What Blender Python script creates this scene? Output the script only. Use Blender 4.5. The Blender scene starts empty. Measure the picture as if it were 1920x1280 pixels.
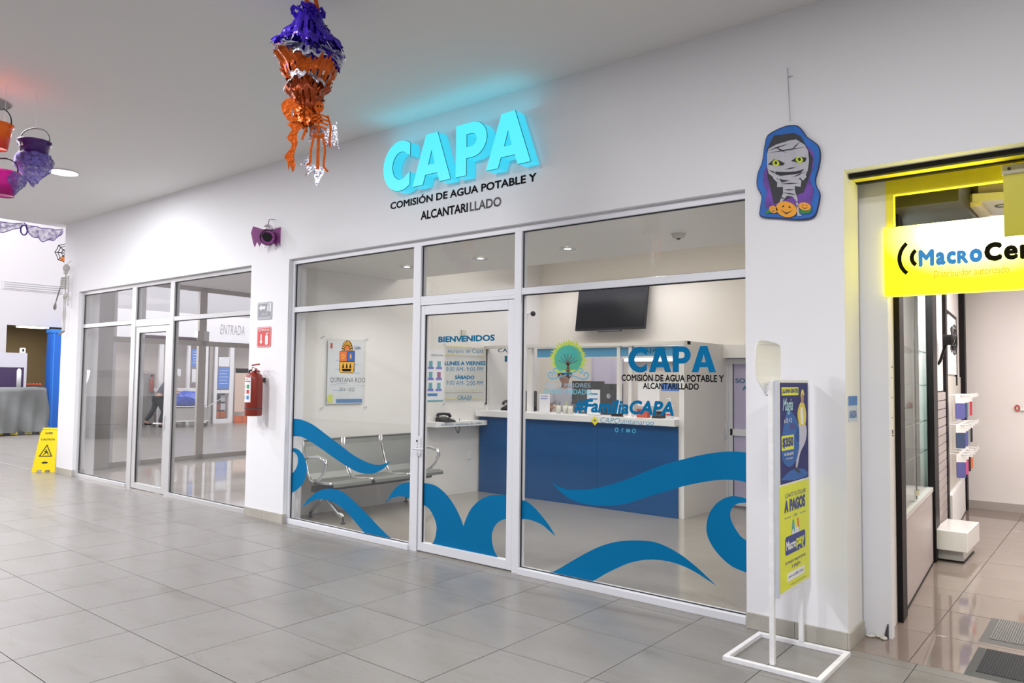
import bpy, bmesh, math, random
from mathutils import Vector, Matrix
from mathutils.geometry import tessellate_polygon
random.seed(7)
sc = bpy.context.scene
COL = sc.collection
# ---------------------------------------------------------------- camera
cd = bpy.data.cameras.new('camera'); cam = bpy.data.objects.new('camera', cd); COL.objects.link(cam)
cd.sensor_width = 36.0; cd.lens = 1410.9172/1920*36; cd.clip_start = 0.05; cd.clip_end = 200
RV = Vector((0.77598921, 0.63064159, 0.01148577)); UV = Vector((0.02217954, -0.0454809, 0.99871896)); FV = Vector((-0.6303561, 0.77474039, 0.04928003))
CP = Vector((1.8494, -4.6093, 1.52))
M = Matrix(((RV.x, UV.x, -FV.x, CP.x), (RV.y, UV.y, -FV.y, CP.y), (RV.z, UV.z, -FV.z, CP.z), (0, 0, 0, 1)))
cam.matrix_world = M
sc.camera = cam
# ---------------------------------------------------------------- world, lights, exposure
w = bpy.data.worlds.new('world'); sc.world = w; w.use_nodes = True
w.node_tree.nodes['Background'].inputs[0].default_value = (0.92, 0.95, 1.0, 1)
w.node_tree.nodes['Background'].inputs[1].default_value = 0.55
sc.view_settings.view_transform = 'Standard'; sc.view_settings.look = 'None'
sc.view_settings.gamma = 1.0; sc.view_settings.use_curve_mapping = False
sc.view_settings.exposure = 0.0

def area(loc, sx, sy, power, col=(1, 1, 1), rot=(0, 0, 0), spread=None):
    l = bpy.data.lights.new('area_light', 'AREA'); l.shape = 'RECTANGLE'; l.size = sx; l.size_y = sy
    l.energy = power; l.color = col
    if spread: l.spread = spread
    o = bpy.data.objects.new('area_light', l); COL.objects.link(o); o.location = loc; o.rotation_euler = rot
    return o
CW = (1.0, 0.985, 1.0)
for x in (-8.6, -5.4, -2.2, 1.0, 4.2):
    for y in (-2.7, -3.85):
        area((x, y, 3.80), 0.35, 0.35, {-8.6: 90, -5.4: 60}.get(x, 46)*(0.75 if y > -3 else 1.75), CW)
area((-7.505, -1.265, 3.795), 0.24, 0.24, 42, (0.97, 0.98, 1.0))
area((-16.5, -1.5, 6.9), 8, 9, 1150, (1.0, 0.965, 0.985))           # unseen broad light under the closed atrium ceiling
area((-20.85, -1.35, 2.35), 3.4, 5.5, 470, (1.0, 0.96, 0.97), (0, math.radians(-90), math.radians(0)))   # added unseen light, brightens the left end of the mall
area((-17.0, 8.0, 6.9), 6, 6, 520, (1.0, 0.97, 1.0))
area((-2.6, 2.5, 3.25), 3.6, 0.8, 42, (1.0, 0.95, 0.87))          # unseen area light, brightens the office hall
for x_, y_ in ((-4.13, 0.93), (-3.10, 0.96), (-2.07, 1.00), (-1.0, 0.6)):
    l_ = bpy.data.lights.new('spot_light', 'SPOT'); l_.energy = 36; l_.spot_size = 2.5; l_.spot_blend = 0.6; l_.shadow_soft_size = 0.02; l_.color = (1, 0.97, 0.93)
    o_ = bpy.data.objects.new('spot_light', l_); COL.objects.link(o_); o_.location = (x_, y_, 2.695)
area((-3.4, 3.75, 2.9), 2.4, 0.5, 16, (0.90, 0.88, 1.0))
area((-1.0, 4.9, 2.5), 1.0, 0.6, 10, (0.80, 0.76, 1.0))
area((1.7, 3.4, 2.90), 1.2, 3.4, 130, (1.0, 0.93, 0.90))          # phone shop
area((-8.0, 2.6, 3.05), 2.5, 2.5, 30, (1, 0.97, 0.97))           # empty unit on the left

# ---------------------------------------------------------------- materials
MATS = {}
def mat(name, col, rough=0.5, metal=0.0, emit=0.0, ecol=None, spec=0.5, bump=0.0, bscale=40, var=0.0, vscale=3, alpha=1.0, coat=0):
    if name in MATS: return MATS[name]
    m = bpy.data.materials.new(name); m.use_nodes = True; nt = m.node_tree
    p = nt.nodes['Principled BSDF']
    p.inputs['Base Color'].default_value = (*col, 1); p.inputs['Roughness'].default_value = rough
    p.inputs['Metallic'].default_value = metal; p.inputs['Specular IOR Level'].default_value = spec
    p.inputs['Coat Weight'].default_value = coat
    if emit:
        p.inputs['Emission Color'].default_value = (*(ecol or col), 1); p.inputs['Emission Strength'].default_value = emit
    if var or bump:
        tc = nt.nodes.new('ShaderNodeTexCoord')
        if var:
            n = nt.nodes.new('ShaderNodeTexNoise'); n.inputs['Scale'].default_value = vscale; n.inputs['Detail'].default_value = 4
            nt.links.new(tc.outputs['Object'], n.inputs['Vector'])
            r = nt.nodes.new('ShaderNodeValToRGB'); e = r.color_ramp.elements
            e[0].position = 0.3; e[1].position = 0.7
            e[0].color = (*[c*(1-var) for c in col], 1); e[1].color = (*[min(1, c*(1+var)) for c in col], 1)
            nt.links.new(n.outputs['Fac'], r.inputs['Fac']); nt.links.new(r.outputs['Color'], p.inputs['Base Color'])
        if bump:
            n = nt.nodes.new('ShaderNodeTexNoise'); n.inputs['Scale'].default_value = bscale
            nt.links.new(tc.outputs['Object'], n.inputs['Vector'])
            b = nt.nodes.new('ShaderNodeBump'); b.inputs['Strength'].default_value = bump; b.inputs['Distance'].default_value = 0.01
            nt.links.new(n.outputs['Fac'], b.inputs['Height']); nt.links.new(b.outputs['Normal'], p.inputs['Normal'])
    MATS[name] = m; return m

def glass_mat(name, tint=(0.985, 0.99, 0.988), gain=1.5, rough=0.0, ior=1.5):
    m = bpy.data.materials.new(name); m.use_nodes = True; nt = m.node_tree; nt.nodes.clear()
    out = nt.nodes.new('ShaderNodeOutputMaterial'); mx = nt.nodes.new('ShaderNodeMixShader')
    tr = nt.nodes.new('ShaderNodeBsdfTransparent'); tr.inputs[0].default_value = (*tint, 1)
    gl = nt.nodes.new('ShaderNodeBsdfGlossy'); gl.inputs['Roughness'].default_value = rough
    lw = nt.nodes.new('ShaderNodeLayerWeight'); lw.inputs['Blend'].default_value = 0.5
    pw = nt.nodes.new('ShaderNodeMath'); pw.operation = 'POWER'; pw.inputs[1].default_value = 5.0
    f0 = ((ior-1)/(ior+1))**2
    mu = nt.nodes.new('ShaderNodeMath'); mu.operation = 'MULTIPLY_ADD'; mu.inputs[1].default_value = (1-f0)*gain; mu.inputs[2].default_value = f0*gain; mu.use_clamp = True
    nt.links.new(lw.outputs['Facing'], pw.inputs[0]); nt.links.new(pw.outputs[0], mu.inputs[0]); nt.links.new(mu.outputs[0], mx.inputs[0])
    nt.links.new(tr.outputs[0], mx.inputs[1]); nt.links.new(gl.outputs[0], mx.inputs[2]); nt.links.new(mx.outputs[0], out.inputs[0])
    MATS[name] = m; return m

def gauze_mat(name, col, dens=0.5, scale=30):
    m = bpy.data.materials.new(name); m.use_nodes = True; nt = m.node_tree; p = nt.nodes['Principled BSDF']
    p.inputs['Base Color'].default_value = (*col, 1); p.inputs['Roughness'].default_value = 0.9
    tc = nt.nodes.new('ShaderNodeTexCoord'); n = nt.nodes.new('ShaderNodeTexNoise'); n.inputs['Scale'].default_value = scale; n.inputs['Detail'].default_value = 3
    nt.links.new(tc.outputs['Object'], n.inputs['Vector'])
    r = nt.nodes.new('ShaderNodeMapRange'); r.inputs['From Min'].default_value = 0.35; r.inputs['From Max'].default_value = 0.65
    r.inputs['To Min'].default_value = dens*0.4; r.inputs['To Max'].default_value = min(1, dens*1.5)
    nt.links.new(n.outputs['Fac'], r.inputs['Value']); nt.links.new(r.outputs['Result'], p.inputs['Alpha'])
    MATS[name] = m; return m

def tile_mat(name, col, rough):
    m = bpy.data.materials.new(name); m.use_nodes = True; nt = m.node_tree; p = nt.nodes['Principled BSDF']
    g = nt.nodes.new('ShaderNodeNewGeometry'); oi = nt.nodes.new('ShaderNodeObjectInfo')
    mp = nt.nodes.new('ShaderNodeMapping'); mp.inputs['Scale'].default_value = (0.7, 2.6, 1); mp.inputs['Rotation'].default_value = (0, 0, 0.5)
    add = nt.nodes.new('ShaderNodeVectorMath'); add.operation = 'ADD'
    sca = nt.nodes.new('ShaderNodeVectorMath'); sca.operation = 'SCALE'; sca.inputs['Scale'].default_value = 9.0
    cmb = nt.nodes.new('ShaderNodeCombineXYZ'); nt.links.new(oi.outputs['Random'], cmb.inputs[0]); nt.links.new(oi.outputs['Random'], cmb.inputs[1])
    nt.links.new(cmb.outputs[0], sca.inputs[0]); nt.links.new(g.outputs['Position'], mp.inputs[0])
    nt.links.new(mp.outputs[0], add.inputs[0]); nt.links.new(sca.outputs[0], add.inputs[1])
    n = nt.nodes.new('ShaderNodeTexNoise'); n.inputs['Scale'].default_value = 1.6; n.inputs['Detail'].default_value = 7; n.inputs['Distortion'].default_value = 1.2
    nt.links.new(add.outputs[0], n.inputs['Vector'])
    r = nt.nodes.new('ShaderNodeValToRGB'); e = r.color_ramp.elements
    e[0].position = 0.28; e[0].color = (col[0]*0.76, col[1]*0.74, col[2]*0.70, 1)
    e[1].position = 0.62; e[1].color = (*col, 1)
    x = e.new(0.42); x.color = (col[0]*0.93, col[1]*0.925, col[2]*0.91, 1)
    nt.links.new(n.outputs['Fac'], r.inputs['Fac'])
    # thin tan veins
    n3 = nt.nodes.new('ShaderNodeTexNoise'); n3.inputs['Scale'].default_value = 1.1; n3.inputs['Detail'].default_value = 3; n3.inputs['Distortion'].default_value = 2.0
    nt.links.new(add.outputs[0], n3.inputs['Vector'])
    sb = nt.nodes.new('ShaderNodeMath'); sb.operation = 'SUBTRACT'; sb.inputs[1].default_value = 0.5; nt.links.new(n3.outputs['Fac'], sb.inputs[0])
    ab = nt.nodes.new('ShaderNodeMath'); ab.operation = 'ABSOLUTE'; nt.links.new(sb.outputs[0], ab.inputs[0])
    vr = nt.nodes.new('ShaderNodeMapRange'); vr.inputs['From Min'].default_value = 0.0; vr.inputs['From Max'].default_value = 0.012
    vr.inputs['To Min'].default_value = 0.35; vr.inputs['To Max'].default_value = 0.0; nt.links.new(ab.outputs[0], vr.inputs['Value'])
    mx = nt.nodes.new('ShaderNodeMix'); mx.data_type = 'RGBA'
    nt.links.new(vr.outputs['Result'], mx.inputs['Factor']); nt.links.new(r.outputs['Color'], mx.inputs['A']); mx.inputs['B'].default_value = (col[0]*0.72, col[1]*0.64, col[2]*0.5, 1)
    nt.links.new(mx.outputs['Result'], p.inputs['Base Color'])
    p.inputs['Roughness'].default_value = rough
    n2 = nt.nodes.new('ShaderNodeTexNoise'); n2.inputs['Scale'].default_value = 60; nt.links.new(g.outputs['Position'], n2.inputs['Vector'])
    b = nt.nodes.new('ShaderNodeBump'); b.inputs['Strength'].default_value = 0.06; b.inputs['Distance'].default_value = 0.004
    nt.links.new(n2.outputs['Fac'], b.inputs['Height']); nt.links.new(b.outputs['Normal'], p.inputs['Normal'])
    MATS[name] = m; return m

WALL = mat('white_paint', (0.80, 0.80, 0.83), 0.7, bump=0.04, bscale=60)
CEIL = mat('ceiling_paint', (0.71, 0.70, 0.695), 0.8, bump=0.03, bscale=30)
WHITEW = mat('bright_white_paint', (0.88, 0.87, 0.90), 0.7)
CREAM = mat('cream_paint', (0.84, 0.79, 0.70), 0.6)
CREAMW = mat('off_white_paint', (0.80, 0.785, 0.76), 0.5)
FRAME = mat('white_aluminium', (0.74, 0.75, 0.80), 0.35)
FRAMES = mat('silver_aluminium', (0.60, 0.60, 0.61), 0.35, metal=0.35)
GASKET = mat('black_gasket', (0.02, 0.02, 0.025), 0.6)
GLASS = glass_mat('clear_glass', gain=1.0)
GLASSL = glass_mat('clear_glass_left', tint=(0.975, 0.98, 0.98), gain=1.6, ior=1.55)
TEAL = mat('teal_vinyl', (0.0, 0.155, 0.36), 0.6, spec=0.1)
TEALT = mat('teal_text_vinyl', (0.0, 0.13, 0.27), 0.6, spec=0.1)
BLACK = mat('black_vinyl', (0.006, 0.006, 0.009), 0.7, spec=0.1)
GREYT = mat('faded_grey_vinyl', (0.20, 0.20, 0.23), 0.6)
TILE = tile_mat('stone_look_tile', (0.232, 0.222, 0.212), 0.28)
SKIRT = mat('stone_skirting', (0.42, 0.40, 0.355), 0.45, var=0.12, vscale=5)
GROUT = mat('dark_grout', (0.20, 0.19, 0.18), 0.9)
WH = mat('matte_white', (0.85, 0.85, 0.86), 0.5)
CHROME = mat('chrome', (0.85, 0.86, 0.88), 0.12, metal=1)
STEELM = mat('perforated_steel', (0.27, 0.285, 0.27), 0.4, metal=0.75, bump=0.3, bscale=220)
BLK = mat('black_plastic', (0.010, 0.010, 0.012), 0.4, spec=0.3)
DKG = mat('dark_grey', (0.06, 0.06, 0.065), 0.5)

# ---------------------------------------------------------------- builders
def absloc(o):
    v = Vector((0, 0, 0))
    while o is not None:
        v += o.location; o = o.parent
    return v
def finish(name, bm, m, parent=None, smooth=False, kind=None, label=None, cat=None, group=None):
    off = absloc(parent) if parent else Vector((0, 0, 0))
    me = bpy.data.meshes.new(name)
    if not parent and cat:                       # a thing that is one mesh: origin at its base
        xs = [v.co for v in bm.verts]
        lo = Vector((sum(v.x for v in xs)/len(xs), sum(v.y for v in xs)/len(xs), min(v.z for v in xs)))
        off = lo
    if off.length: bmesh.ops.translate(bm, verts=bm.verts, vec=-off)
    bmesh.ops.recalc_face_normals(bm, faces=bm.faces)
    bm.to_mesh(me); bm.free()
    if smooth:
        for p in me.polygons: p.use_smooth = True
    o = bpy.data.objects.new(name, me); COL.objects.link(o)
    if isinstance(m, (list, tuple)):
        for k in m: me.materials.append(k)
    else: me.materials.append(m)
    if parent: o.parent = parent
    elif cat: o.location = off
    if kind: o['kind'] = kind
    if label: o['label'] = label
    if cat: o['category'] = cat
    if group: o['group'] = group
    return o
def thing(name, label, cat, loc=(0, 0, 0), group=None):
    o = bpy.data.objects.new(name, None); COL.objects.link(o); o.location = loc; o.empty_display_size = 0.1
    o['label'] = label; o['category'] = cat
    if group: o['group'] = group
    return o
def struct_root(name, loc=(0, 0, 0)):
    o = bpy.data.objects.new(name, None); COL.objects.link(o); o.location = loc; o['kind'] = 'structure'; return o
def copy_tree(o, parent=None, lab=None):
    c = o.copy(); COL.objects.link(c)
    if parent is not None: c.parent = parent
    if lab: c['label'] = lab
    for ch in list(o.children): copy_tree(ch, c)
    return c

class B:
    def __init__(s): s.bm = bmesh.new()
    def box(s, x0, x1, y0, y1, z0, z1, bev=0.0):
        bm = s.bm
        vs = [bm.verts.new((x, y, z)) for x in (x0, x1) for y in (y0, y1) for z in (z0, z1)]
        fs = [bm.faces.new([vs[i] for i in f]) for f in ((0, 1, 3, 2), (4, 6, 7, 5), (0, 4, 5, 1), (2, 3, 7, 6), (0, 2, 6, 4), (1, 5, 7, 3))]
        if bev:
            es = list({e for f in fs for e in f.edges})
            bmesh.ops.bevel(bm, geom=es, offset=bev, segments=2, affect='EDGES', profile=0.5)
        return s
    def hexa(s, p):      # 8 points: bottom 4 then top 4
        vs = [s.bm.verts.new(q) for q in p]
        for f in ((0, 3, 2, 1), (4, 5, 6, 7), (0, 1, 5, 4), (1, 2, 6, 5), (2, 3, 7, 6), (3, 0, 4, 7)): s.bm.faces.new([vs[i] for i in f])
        return s
    def quad(s, *p):
        s.bm.faces.new([s.bm.verts.new(q) for q in p]); return s
    def tube(s, pts, r, seg=8, cap=True):
        pts = [Vector(p) for p in pts]; n = len(pts)
        rs = r if isinstance(r, (list, tuple)) else [r]*n
        rings = []; prev = None
        for i, p in enumerate(pts):
            d = (pts[min(i+1, n-1)]-pts[max(i-1, 0)]).normalized()
            if prev is None:
                a = Vector((0, 0, 1)) if abs(d.z) < 0.9 else Vector((1, 0, 0))
                u = d.cross(a).normalized()
            else:
                u = (prev-d*prev.dot(d)).normalized()
            prev = u; v = d.cross(u)
            rings.append([s.bm.verts.new(p+(u*math.cos(2*math.pi*k/seg)+v*math.sin(2*math.pi*k/seg))*rs[i]) for k in range(seg)])
        for a, b in zip(rings, rings[1:]):
            for k in range(seg): s.bm.faces.new((a[k], a[(k+1) % seg], b[(k+1) % seg], b[k]))
        if cap:
            s.bm.faces.new(rings[0][::-1]); s.bm.faces.new(rings[-1])
        return s
    def lathe(s, prof, c, seg=20, ax='z', cap=True):
        c = Vector(c); rings = []
        for r, h in prof:
            ring = []
            for k in range(seg):
                a = 2*math.pi*k/seg; q = (r*math.cos(a), r*math.sin(a), h)
                if ax == 'y': q = (q[0], q[2], q[1])
                if ax == 'x': q = (q[2], q[0], q[1])
                ring.append(s.bm.verts.new(c+Vector(q)))
            rings.append(ring)
        for a, b in zip(rings, rings[1:]):
            for k in range(seg): s.bm.faces.new((a[k], a[(k+1) % seg], b[(k+1) % seg], b[k]))
        if cap:
            if prof[0][0] > 1e-5: s.bm.faces.new(rings[0][::-1])
            if prof[-1][0] > 1e-5: s.bm.faces.new(rings[-1])
        return s
    def ball(s, c, r, sx=1, sy=1, sz=1, seg=14):
        m = Matrix.Translation(Vector(c)) @ Matrix.Diagonal((r*sx, r*sy, r*sz, 1))
        bmesh.ops.create_uvsphere(s.bm, u_segments=seg, v_segments=max(6, seg//2+2), radius=1, matrix=m); return s
    def prism(s, loops, org, u, v, n, t):
        """flat outline(s) (outer loop then holes) in the plane org+u*a+v*b, thickness t along n"""
        org, u, v, n = Vector(org), Vector(u), Vector(v), Vector(n)
        tri = tessellate_polygon([[Vector((a, b, 0)) for a, b in lp] for lp in loops])
        flat = [p for lp in loops for p in lp]
        bm = s.bm
        f0 = [bm.verts.new(org+u*a+v*b) for a, b in flat]
        if t == 0:
            for tr in tri:
                try: bm.faces.new([f0[i] for i in tr])
                except ValueError: pass
            return s
        f1 = [bm.verts.new(org+u*a+v*b+n*t) for a, b in flat]
        for tr in tri:
            try: bm.faces.new([f1[i] for i in tr]); bm.faces.new([f0[i] for i in tr][::-1])
            except ValueError: pass
        k = 0
        for lp in loops:
            m = len(lp)
            for i in range(m):
                a, b = k+i, k+(i+1) % m
                bm.faces.new((f0[a], f0[b], f1[b], f1[a]))
            k += m
        return s
    def done(s, name, m, parent=None, **k): return finish(name, s.bm, m, parent, **k)

def bx(name, m, parent, *a, bev=0, **k): return B().box(*a, bev=bev).done(name, m, parent, **k)

X3, Y3, Z3 = Vector((1, 0, 0)), Vector((0, 1, 0)), Vector((0, 0, 1))
def text(s, name, m, parent, org, u, v, w, h, bold=0.0, shear=0.0, lift=0.0, label=None, spacing=1.0):
    c = bpy.data.curves.new('t', 'FONT'); c.body = s; c.offset = min(bold, 0); c.shear = shear; c.size = 1; c.space_character = spacing; c.resolution_u = 3
    o = bpy.data.objects.new('t', c); COL.objects.link(o)
    me0 = o.to_mesh(); vs = [x.co.copy() for x in me0.vertices]; fs = [tuple(p.vertices) for p in me0.polygons]
    o.to_mesh_clear(); bpy.data.objects.remove(o); bpy.data.curves.remove(c)
    x0, x1 = min(q.x for q in vs), max(q.x for q in vs); y0, y1 = min(q.y for q in vs), max(q.y for q in vs)
    org, u, v = Vector(org), Vector(u), Vector(v); n = u.cross(v).normalized()
    bm = bmesh.new()
    bo = max(bold, 0)*1.0; kx, ky = w/(x1-x0+2*bo), h/(y1-y0+2*bo)
    for kk, (dx, dy) in enumerate([(0, 0)] if bo == 0 else [(bo*math.cos(a*math.pi/4), bo*math.sin(a*math.pi/4)) for a in range(8)]):
        q = [bm.verts.new(org+u*((p.x-x0+bo+dx)*kx)+v*((p.y-y0+bo+dy)*ky)+n*(lift+kk*4e-5)) for p in vs]
        for f in fs:
            try: bm.faces.new([q[i] for i in f])
            except ValueError: pass
    off = absloc(parent) if parent else Vector((0, 0, 0))
    if off.length: bmesh.ops.translate(bm, verts=bm.verts, vec=-off)
    me = bpy.data.meshes.new(name); bm.to_mesh(me); bm.free()
    o = bpy.data.objects.new(name, me); COL.objects.link(o); me.materials.append(m)
    if parent: o.parent = parent
    if label: o['label'] = label
    return o

def crom(pts, k=5):
    out = []
    n = len(pts)
    for i in range(n-1):
        p0, p1, p2, p3 = pts[max(i-1, 0)], pts[i], pts[i+1], pts[min(i+2, n-1)]
        for j in range(k):
            t = j/k
            out.append(tuple(0.5*((2*p1[d])+(-p0[d]+p2[d])*t+(2*p0[d]-5*p1[d]+4*p2[d]-p3[d])*t*t+(-p0[d]+3*p1[d]-3*p2[d]+p3[d])*t**3) for d in (0, 1)))
    out.append(tuple(pts[-1])); return out
def outline(segs, k=4):
    o = []
    for s in segs:
        c = crom(s, k) if len(s) > 2 else [tuple(p) for p in s]
        for p in c:
            if not o or (abs(p[0]-o[-1][0])+abs(p[1]-o[-1][1])) > 1e-5: o.append(p)
    if abs(o[0][0]-o[-1][0])+abs(o[0][1]-o[-1][1]) < 1e-5: o.pop()
    return o
def ell(cx, cy, rx, ry, n=24, a0=0, a1=360):
    full = abs(a1-a0) >= 360
    m = n if full else n+1
    return [(cx+rx*math.cos(math.radians(a0+(a1-a0)*i/n)), cy+ry*math.sin(math.radians(a0+(a1-a0)*i/n))) for i in range(m)]

# bold geometric letters, cap height 1
def letter(ch):
    if ch == 'C':
        o = ell(0.5, 0.5, 0.52, 0.52, 36, 52, 308); i = ell(0.53, 0.5, 0.27, 0.29, 30, 322, 38)
        o[0] = (0.80, 0.93); o[-1] = (0.80, 0.07); i[0] = (0.80, 0.33); i[-1] = (0.80, 0.67)
        return [o+i], 0.84
    if ch == 'A':
        return [[(0, 0), (0.33, 1), (0.61, 1), (0.94, 0), (0.68, 0), (0.62, 0.19), (0.32, 0.19), (0.26, 0)], [(0.385, 0.38), (0.555, 0.38), (0.47, 0.68)]], 0.94
    if ch == 'P':
        o = [(0, 0), (0.25, 0), (0.25, 0.33)]+[(0.38, 0.33)]+ell(0.40, 0.665, 0.33, 0.335, 20, -88, 88)+[(0.38, 1), (0, 1)]
        i = [(0.25, 0.54), (0.37, 0.54)]+ell(0.37, 0.665, 0.125, 0.125, 10, -70, 70)+[(0.37, 0.79), (0.25, 0.79)]
        return [o, i], 0.72

WAVES={
 'A':[[(-4.941,1.075),(-4.766,1.073),(-4.552,1.028),(-4.303,0.929),(-4.104,0.849),(-3.912,0.772),(-3.726,0.721),(-3.583,0.704),(-3.479,0.718),(-3.386,0.750)],[(-3.386,0.750),(-3.444,0.698),(-3.512,0.658),(-3.616,0.620),(-3.741,0.609),(-3.869,0.621),(-4.021,0.662),(-4.217,0.726),(-4.399,0.793),(-4.587,0.856),(-4.758,0.897),(-4.933,0.891)]],
 'B':[[(-4.927,0.761),(-4.861,0.772),(-4.774,0.755),(-4.696,0.697),(-4.644,0.612),(-4.647,0.523),(-4.696,0.430),(-4.800,0.350),(-4.933,0.295)],[(-4.942,0.497),(-4.872,0.522),(-4.814,0.585),(-4.796,0.657),(-4.819,0.707),(-4.871,0.733),(-4.926,0.734)]],
 'C':[[(-4.707,0.182),(-4.625,0.260),(-4.504,0.342),(-4.383,0.392),(-4.244,0.418),(-4.108,0.414),(-3.973,0.374),(-3.822,0.302),(-3.675,0.226),(-3.531,0.146),(-3.392,0.075),(-3.231,0.008)],[(-3.231,0.008),(-3.442,0.034),(-3.723,0.058)],[(-3.723,0.058),(-3.816,0.115),(-3.929,0.183),(-4.044,0.241),(-4.181,0.285),(-4.299,0.300),(-4.440,0.291),(-4.562,0.255),(-4.707,0.182)]],
 'D':[[(-3.443,0.362),(-3.369,0.455),(-3.287,0.531),(-3.206,0.570),(-3.116,0.587)],[(-3.113,0.440),(-3.186,0.452),(-3.268,0.445),(-3.368,0.416),(-3.443,0.362)]],
 'E':[[(-2.949,0.595),(-2.877,0.597),(-2.777,0.582),(-2.664,0.524),(-2.566,0.437),(-2.497,0.348),(-2.463,0.285)],[(-2.463,0.285),(-2.437,0.346),(-2.380,0.439),(-2.291,0.516),(-2.191,0.564),(-2.079,0.586),(-1.988,0.592)],[(-1.985,0.408),(-2.052,0.385),(-2.112,0.340),(-2.148,0.270),(-2.147,0.205),(-2.127,0.143),(-2.083,0.085),(-2.052,0.048)],[(-2.864,0.054),(-2.808,0.110),(-2.782,0.183),(-2.780,0.253),(-2.813,0.318),(-2.872,0.381),(-2.945,0.408)]],
 'F':[[(-1.868,0.566),(-1.799,0.565),(-1.725,0.528),(-1.652,0.473),(-1.580,0.409),(-1.516,0.333)],[(-1.516,0.333),(-1.579,0.369),(-1.651,0.405),(-1.739,0.423),(-1.812,0.425),(-1.866,0.416)]],
 'G':[[(-1.558,0.750),(-1.499,0.711),(-1.416,0.697),(-1.308,0.704),(-1.176,0.726),(-1.049,0.763),(-0.901,0.817),(-0.757,0.882),(-0.619,0.940),(-0.484,0.986),(-0.354,1.025),(-0.228,1.054),(-0.116,1.068),(-0.025,1.068)],[(-0.026,0.879),(-0.107,0.886),(-0.208,0.878),(-0.333,0.850),(-0.462,0.813),(-0.596,0.764),(-0.733,0.714),(-0.876,0.657),(-0.973,0.630),(-1.073,0.613),(-1.202,0.604),(-1.320,0.613),(-1.415,0.641),(-1.499,0.689),(-1.558,0.750)]],
 'H':[[(-0.026,0.776),(-0.068,0.783),(-0.127,0.782),(-0.188,0.756),(-0.239,0.714),(-0.281,0.651),(-0.300,0.571),(-0.292,0.504),(-0.250,0.433),(-0.189,0.375),(-0.119,0.334),(-0.028,0.313)],[(-0.027,0.513),(-0.068,0.535),(-0.108,0.586),(-0.133,0.635),(-0.136,0.678),(-0.117,0.718),(-0.078,0.742),(-0.026,0.752)]],
 'I':[[(-1.661,-0.007),(-1.492,0.091),(-1.330,0.195),(-1.173,0.289),(-1.046,0.348),(-0.923,0.384),(-0.791,0.405),(-0.675,0.410),(-0.573,0.389),(-0.473,0.350),(-0.376,0.296),(-0.292,0.238),(-0.230,0.194)],[(-0.230,0.194),(-0.302,0.226),(-0.376,0.257),(-0.462,0.282),(-0.561,0.296),(-0.663,0.293),(-0.767,0.275),(-0.874,0.238),(-0.971,0.188),(-1.070,0.130),(-1.146,0.079),(-1.208,0.039)],[(-1.208,0.039),(-1.355,0.018),(-1.505,-0.006),(-1.661,-0.007)]],
}
# ================================================================ SETTING
ZC = 3.82
b = B()
b.box(-10.87, 0.595, 0, 0.3, 2.745, ZC).box(0.595, 3.6, 0, 0.14, 2.765, ZC).box(3.3, 7.0, 0, 0.3, 0, 2.765)
b.box(3.6, 7.0, 0, 0.3, 2.765, ZC)
b.box(-10.87, -10.27, 0, 0.3, 0, 2.745).box(-5.64, -4.93, 0, 0.22, 0, 2.745).box(0.0, 0.595, 0, 0.3, 0, 2.745)
b.done('wall_front', WALL, kind='structure')
bx('ceiling', CEIL, None, -11.1, 7.0, -8.0, 0.0, ZC, ZC+0.25, kind='structure')
bx('ceiling', CEIL, None, -11.1, -10.87, 0.0, 1.4, ZC, 7.2, kind='structure')
bx('wall_back', mat('opposite_wall', (0.20, 0.20, 0.22), 0.7), None, -11.1, 7.0, -8.2, -8.0, 0, ZC+0.2, kind='structure')
bx('floor', GROUT, None, -26, 7.0, -13, 0.02, -0.12, -0.009, kind='structure')
wing_floor = bx('floor', GROUT, None, -26, -10.87, 0.02, 14, -0.12, -0.009, kind='structure')
mall_floor = [o for o in bpy.data.objects if o.name == 'floor'][0]
# stone tiles of the mall floor
TX, TY, OX, OY = 0.6169, 0.6052, -2.7578, -2.5059
def seen(x, y, z=0):
    d = Vector((x, y, z))-CP; zz = d.dot(FV)
    if zz < 0.3: return False
    return abs(d.dot(RV)/zz) < 0.72 and -0.52 < d.dot(UV)/zz < 0.5
cells = []
for i in range(-37, 15):
    for j in range(-14, 20):
        x0, y0 = OX+i*TX, OY+j*TY
        cx, cy = x0+TX/2, y0+TY/2
        if cy > 0.0 and cx > -10.9: 
            if not (j == 4): continue
        if not any(seen(x0+a*TX, y0+c*TY) for a in (-.2, 1.2) for c in (-.2, 1.2)): continue
        if x0 < -21: continue
        cells.append(((cx-CP.x)**2+(cy-CP.y)**2, x0, y0, j))
cells.sort()
g = 0.0022
tme = {}
def tile_box(bm_b, x0, y0, w, d): bm_b.box(x0+g, x0+w-g, y0+g, y0+d-g, -0.01, 0.0)
def tile_obj(w, d, par, x0, y0, m, cache):
    key = (round(w, 4), round(d, 4), m.name)
    if key not in cache:
        me = bpy.data.meshes.new('tile'); q = B(); q.box(-w/2+g, w/2-g, -d/2+g, d/2-g, -0.01, 0.0, bev=0.0012); q.bm.to_mesh(me); q.bm.free()
        me.materials.append(m); cache[key] = me
    o = bpy.data.objects.new('tile', cache[key]); COL.objects.link(o); o.parent = par; o.location = (x0+w/2, y0+d/2, random.uniform(-0.0004, 0.0004))
rest = B(); cnt = 0
for _, x0, y0, j in cells:
    dd = TY
    if j == 4 and x0+TX/2 > -10.9: dd = 0.02-y0
    if dd <= 0.02: continue
    if cnt < 300: tile_obj(TX, dd, mall_floor, x0, y0, TILE, tme); cnt += 1
    else: tile_box(rest, x0, y0, TX, dd)
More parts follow.
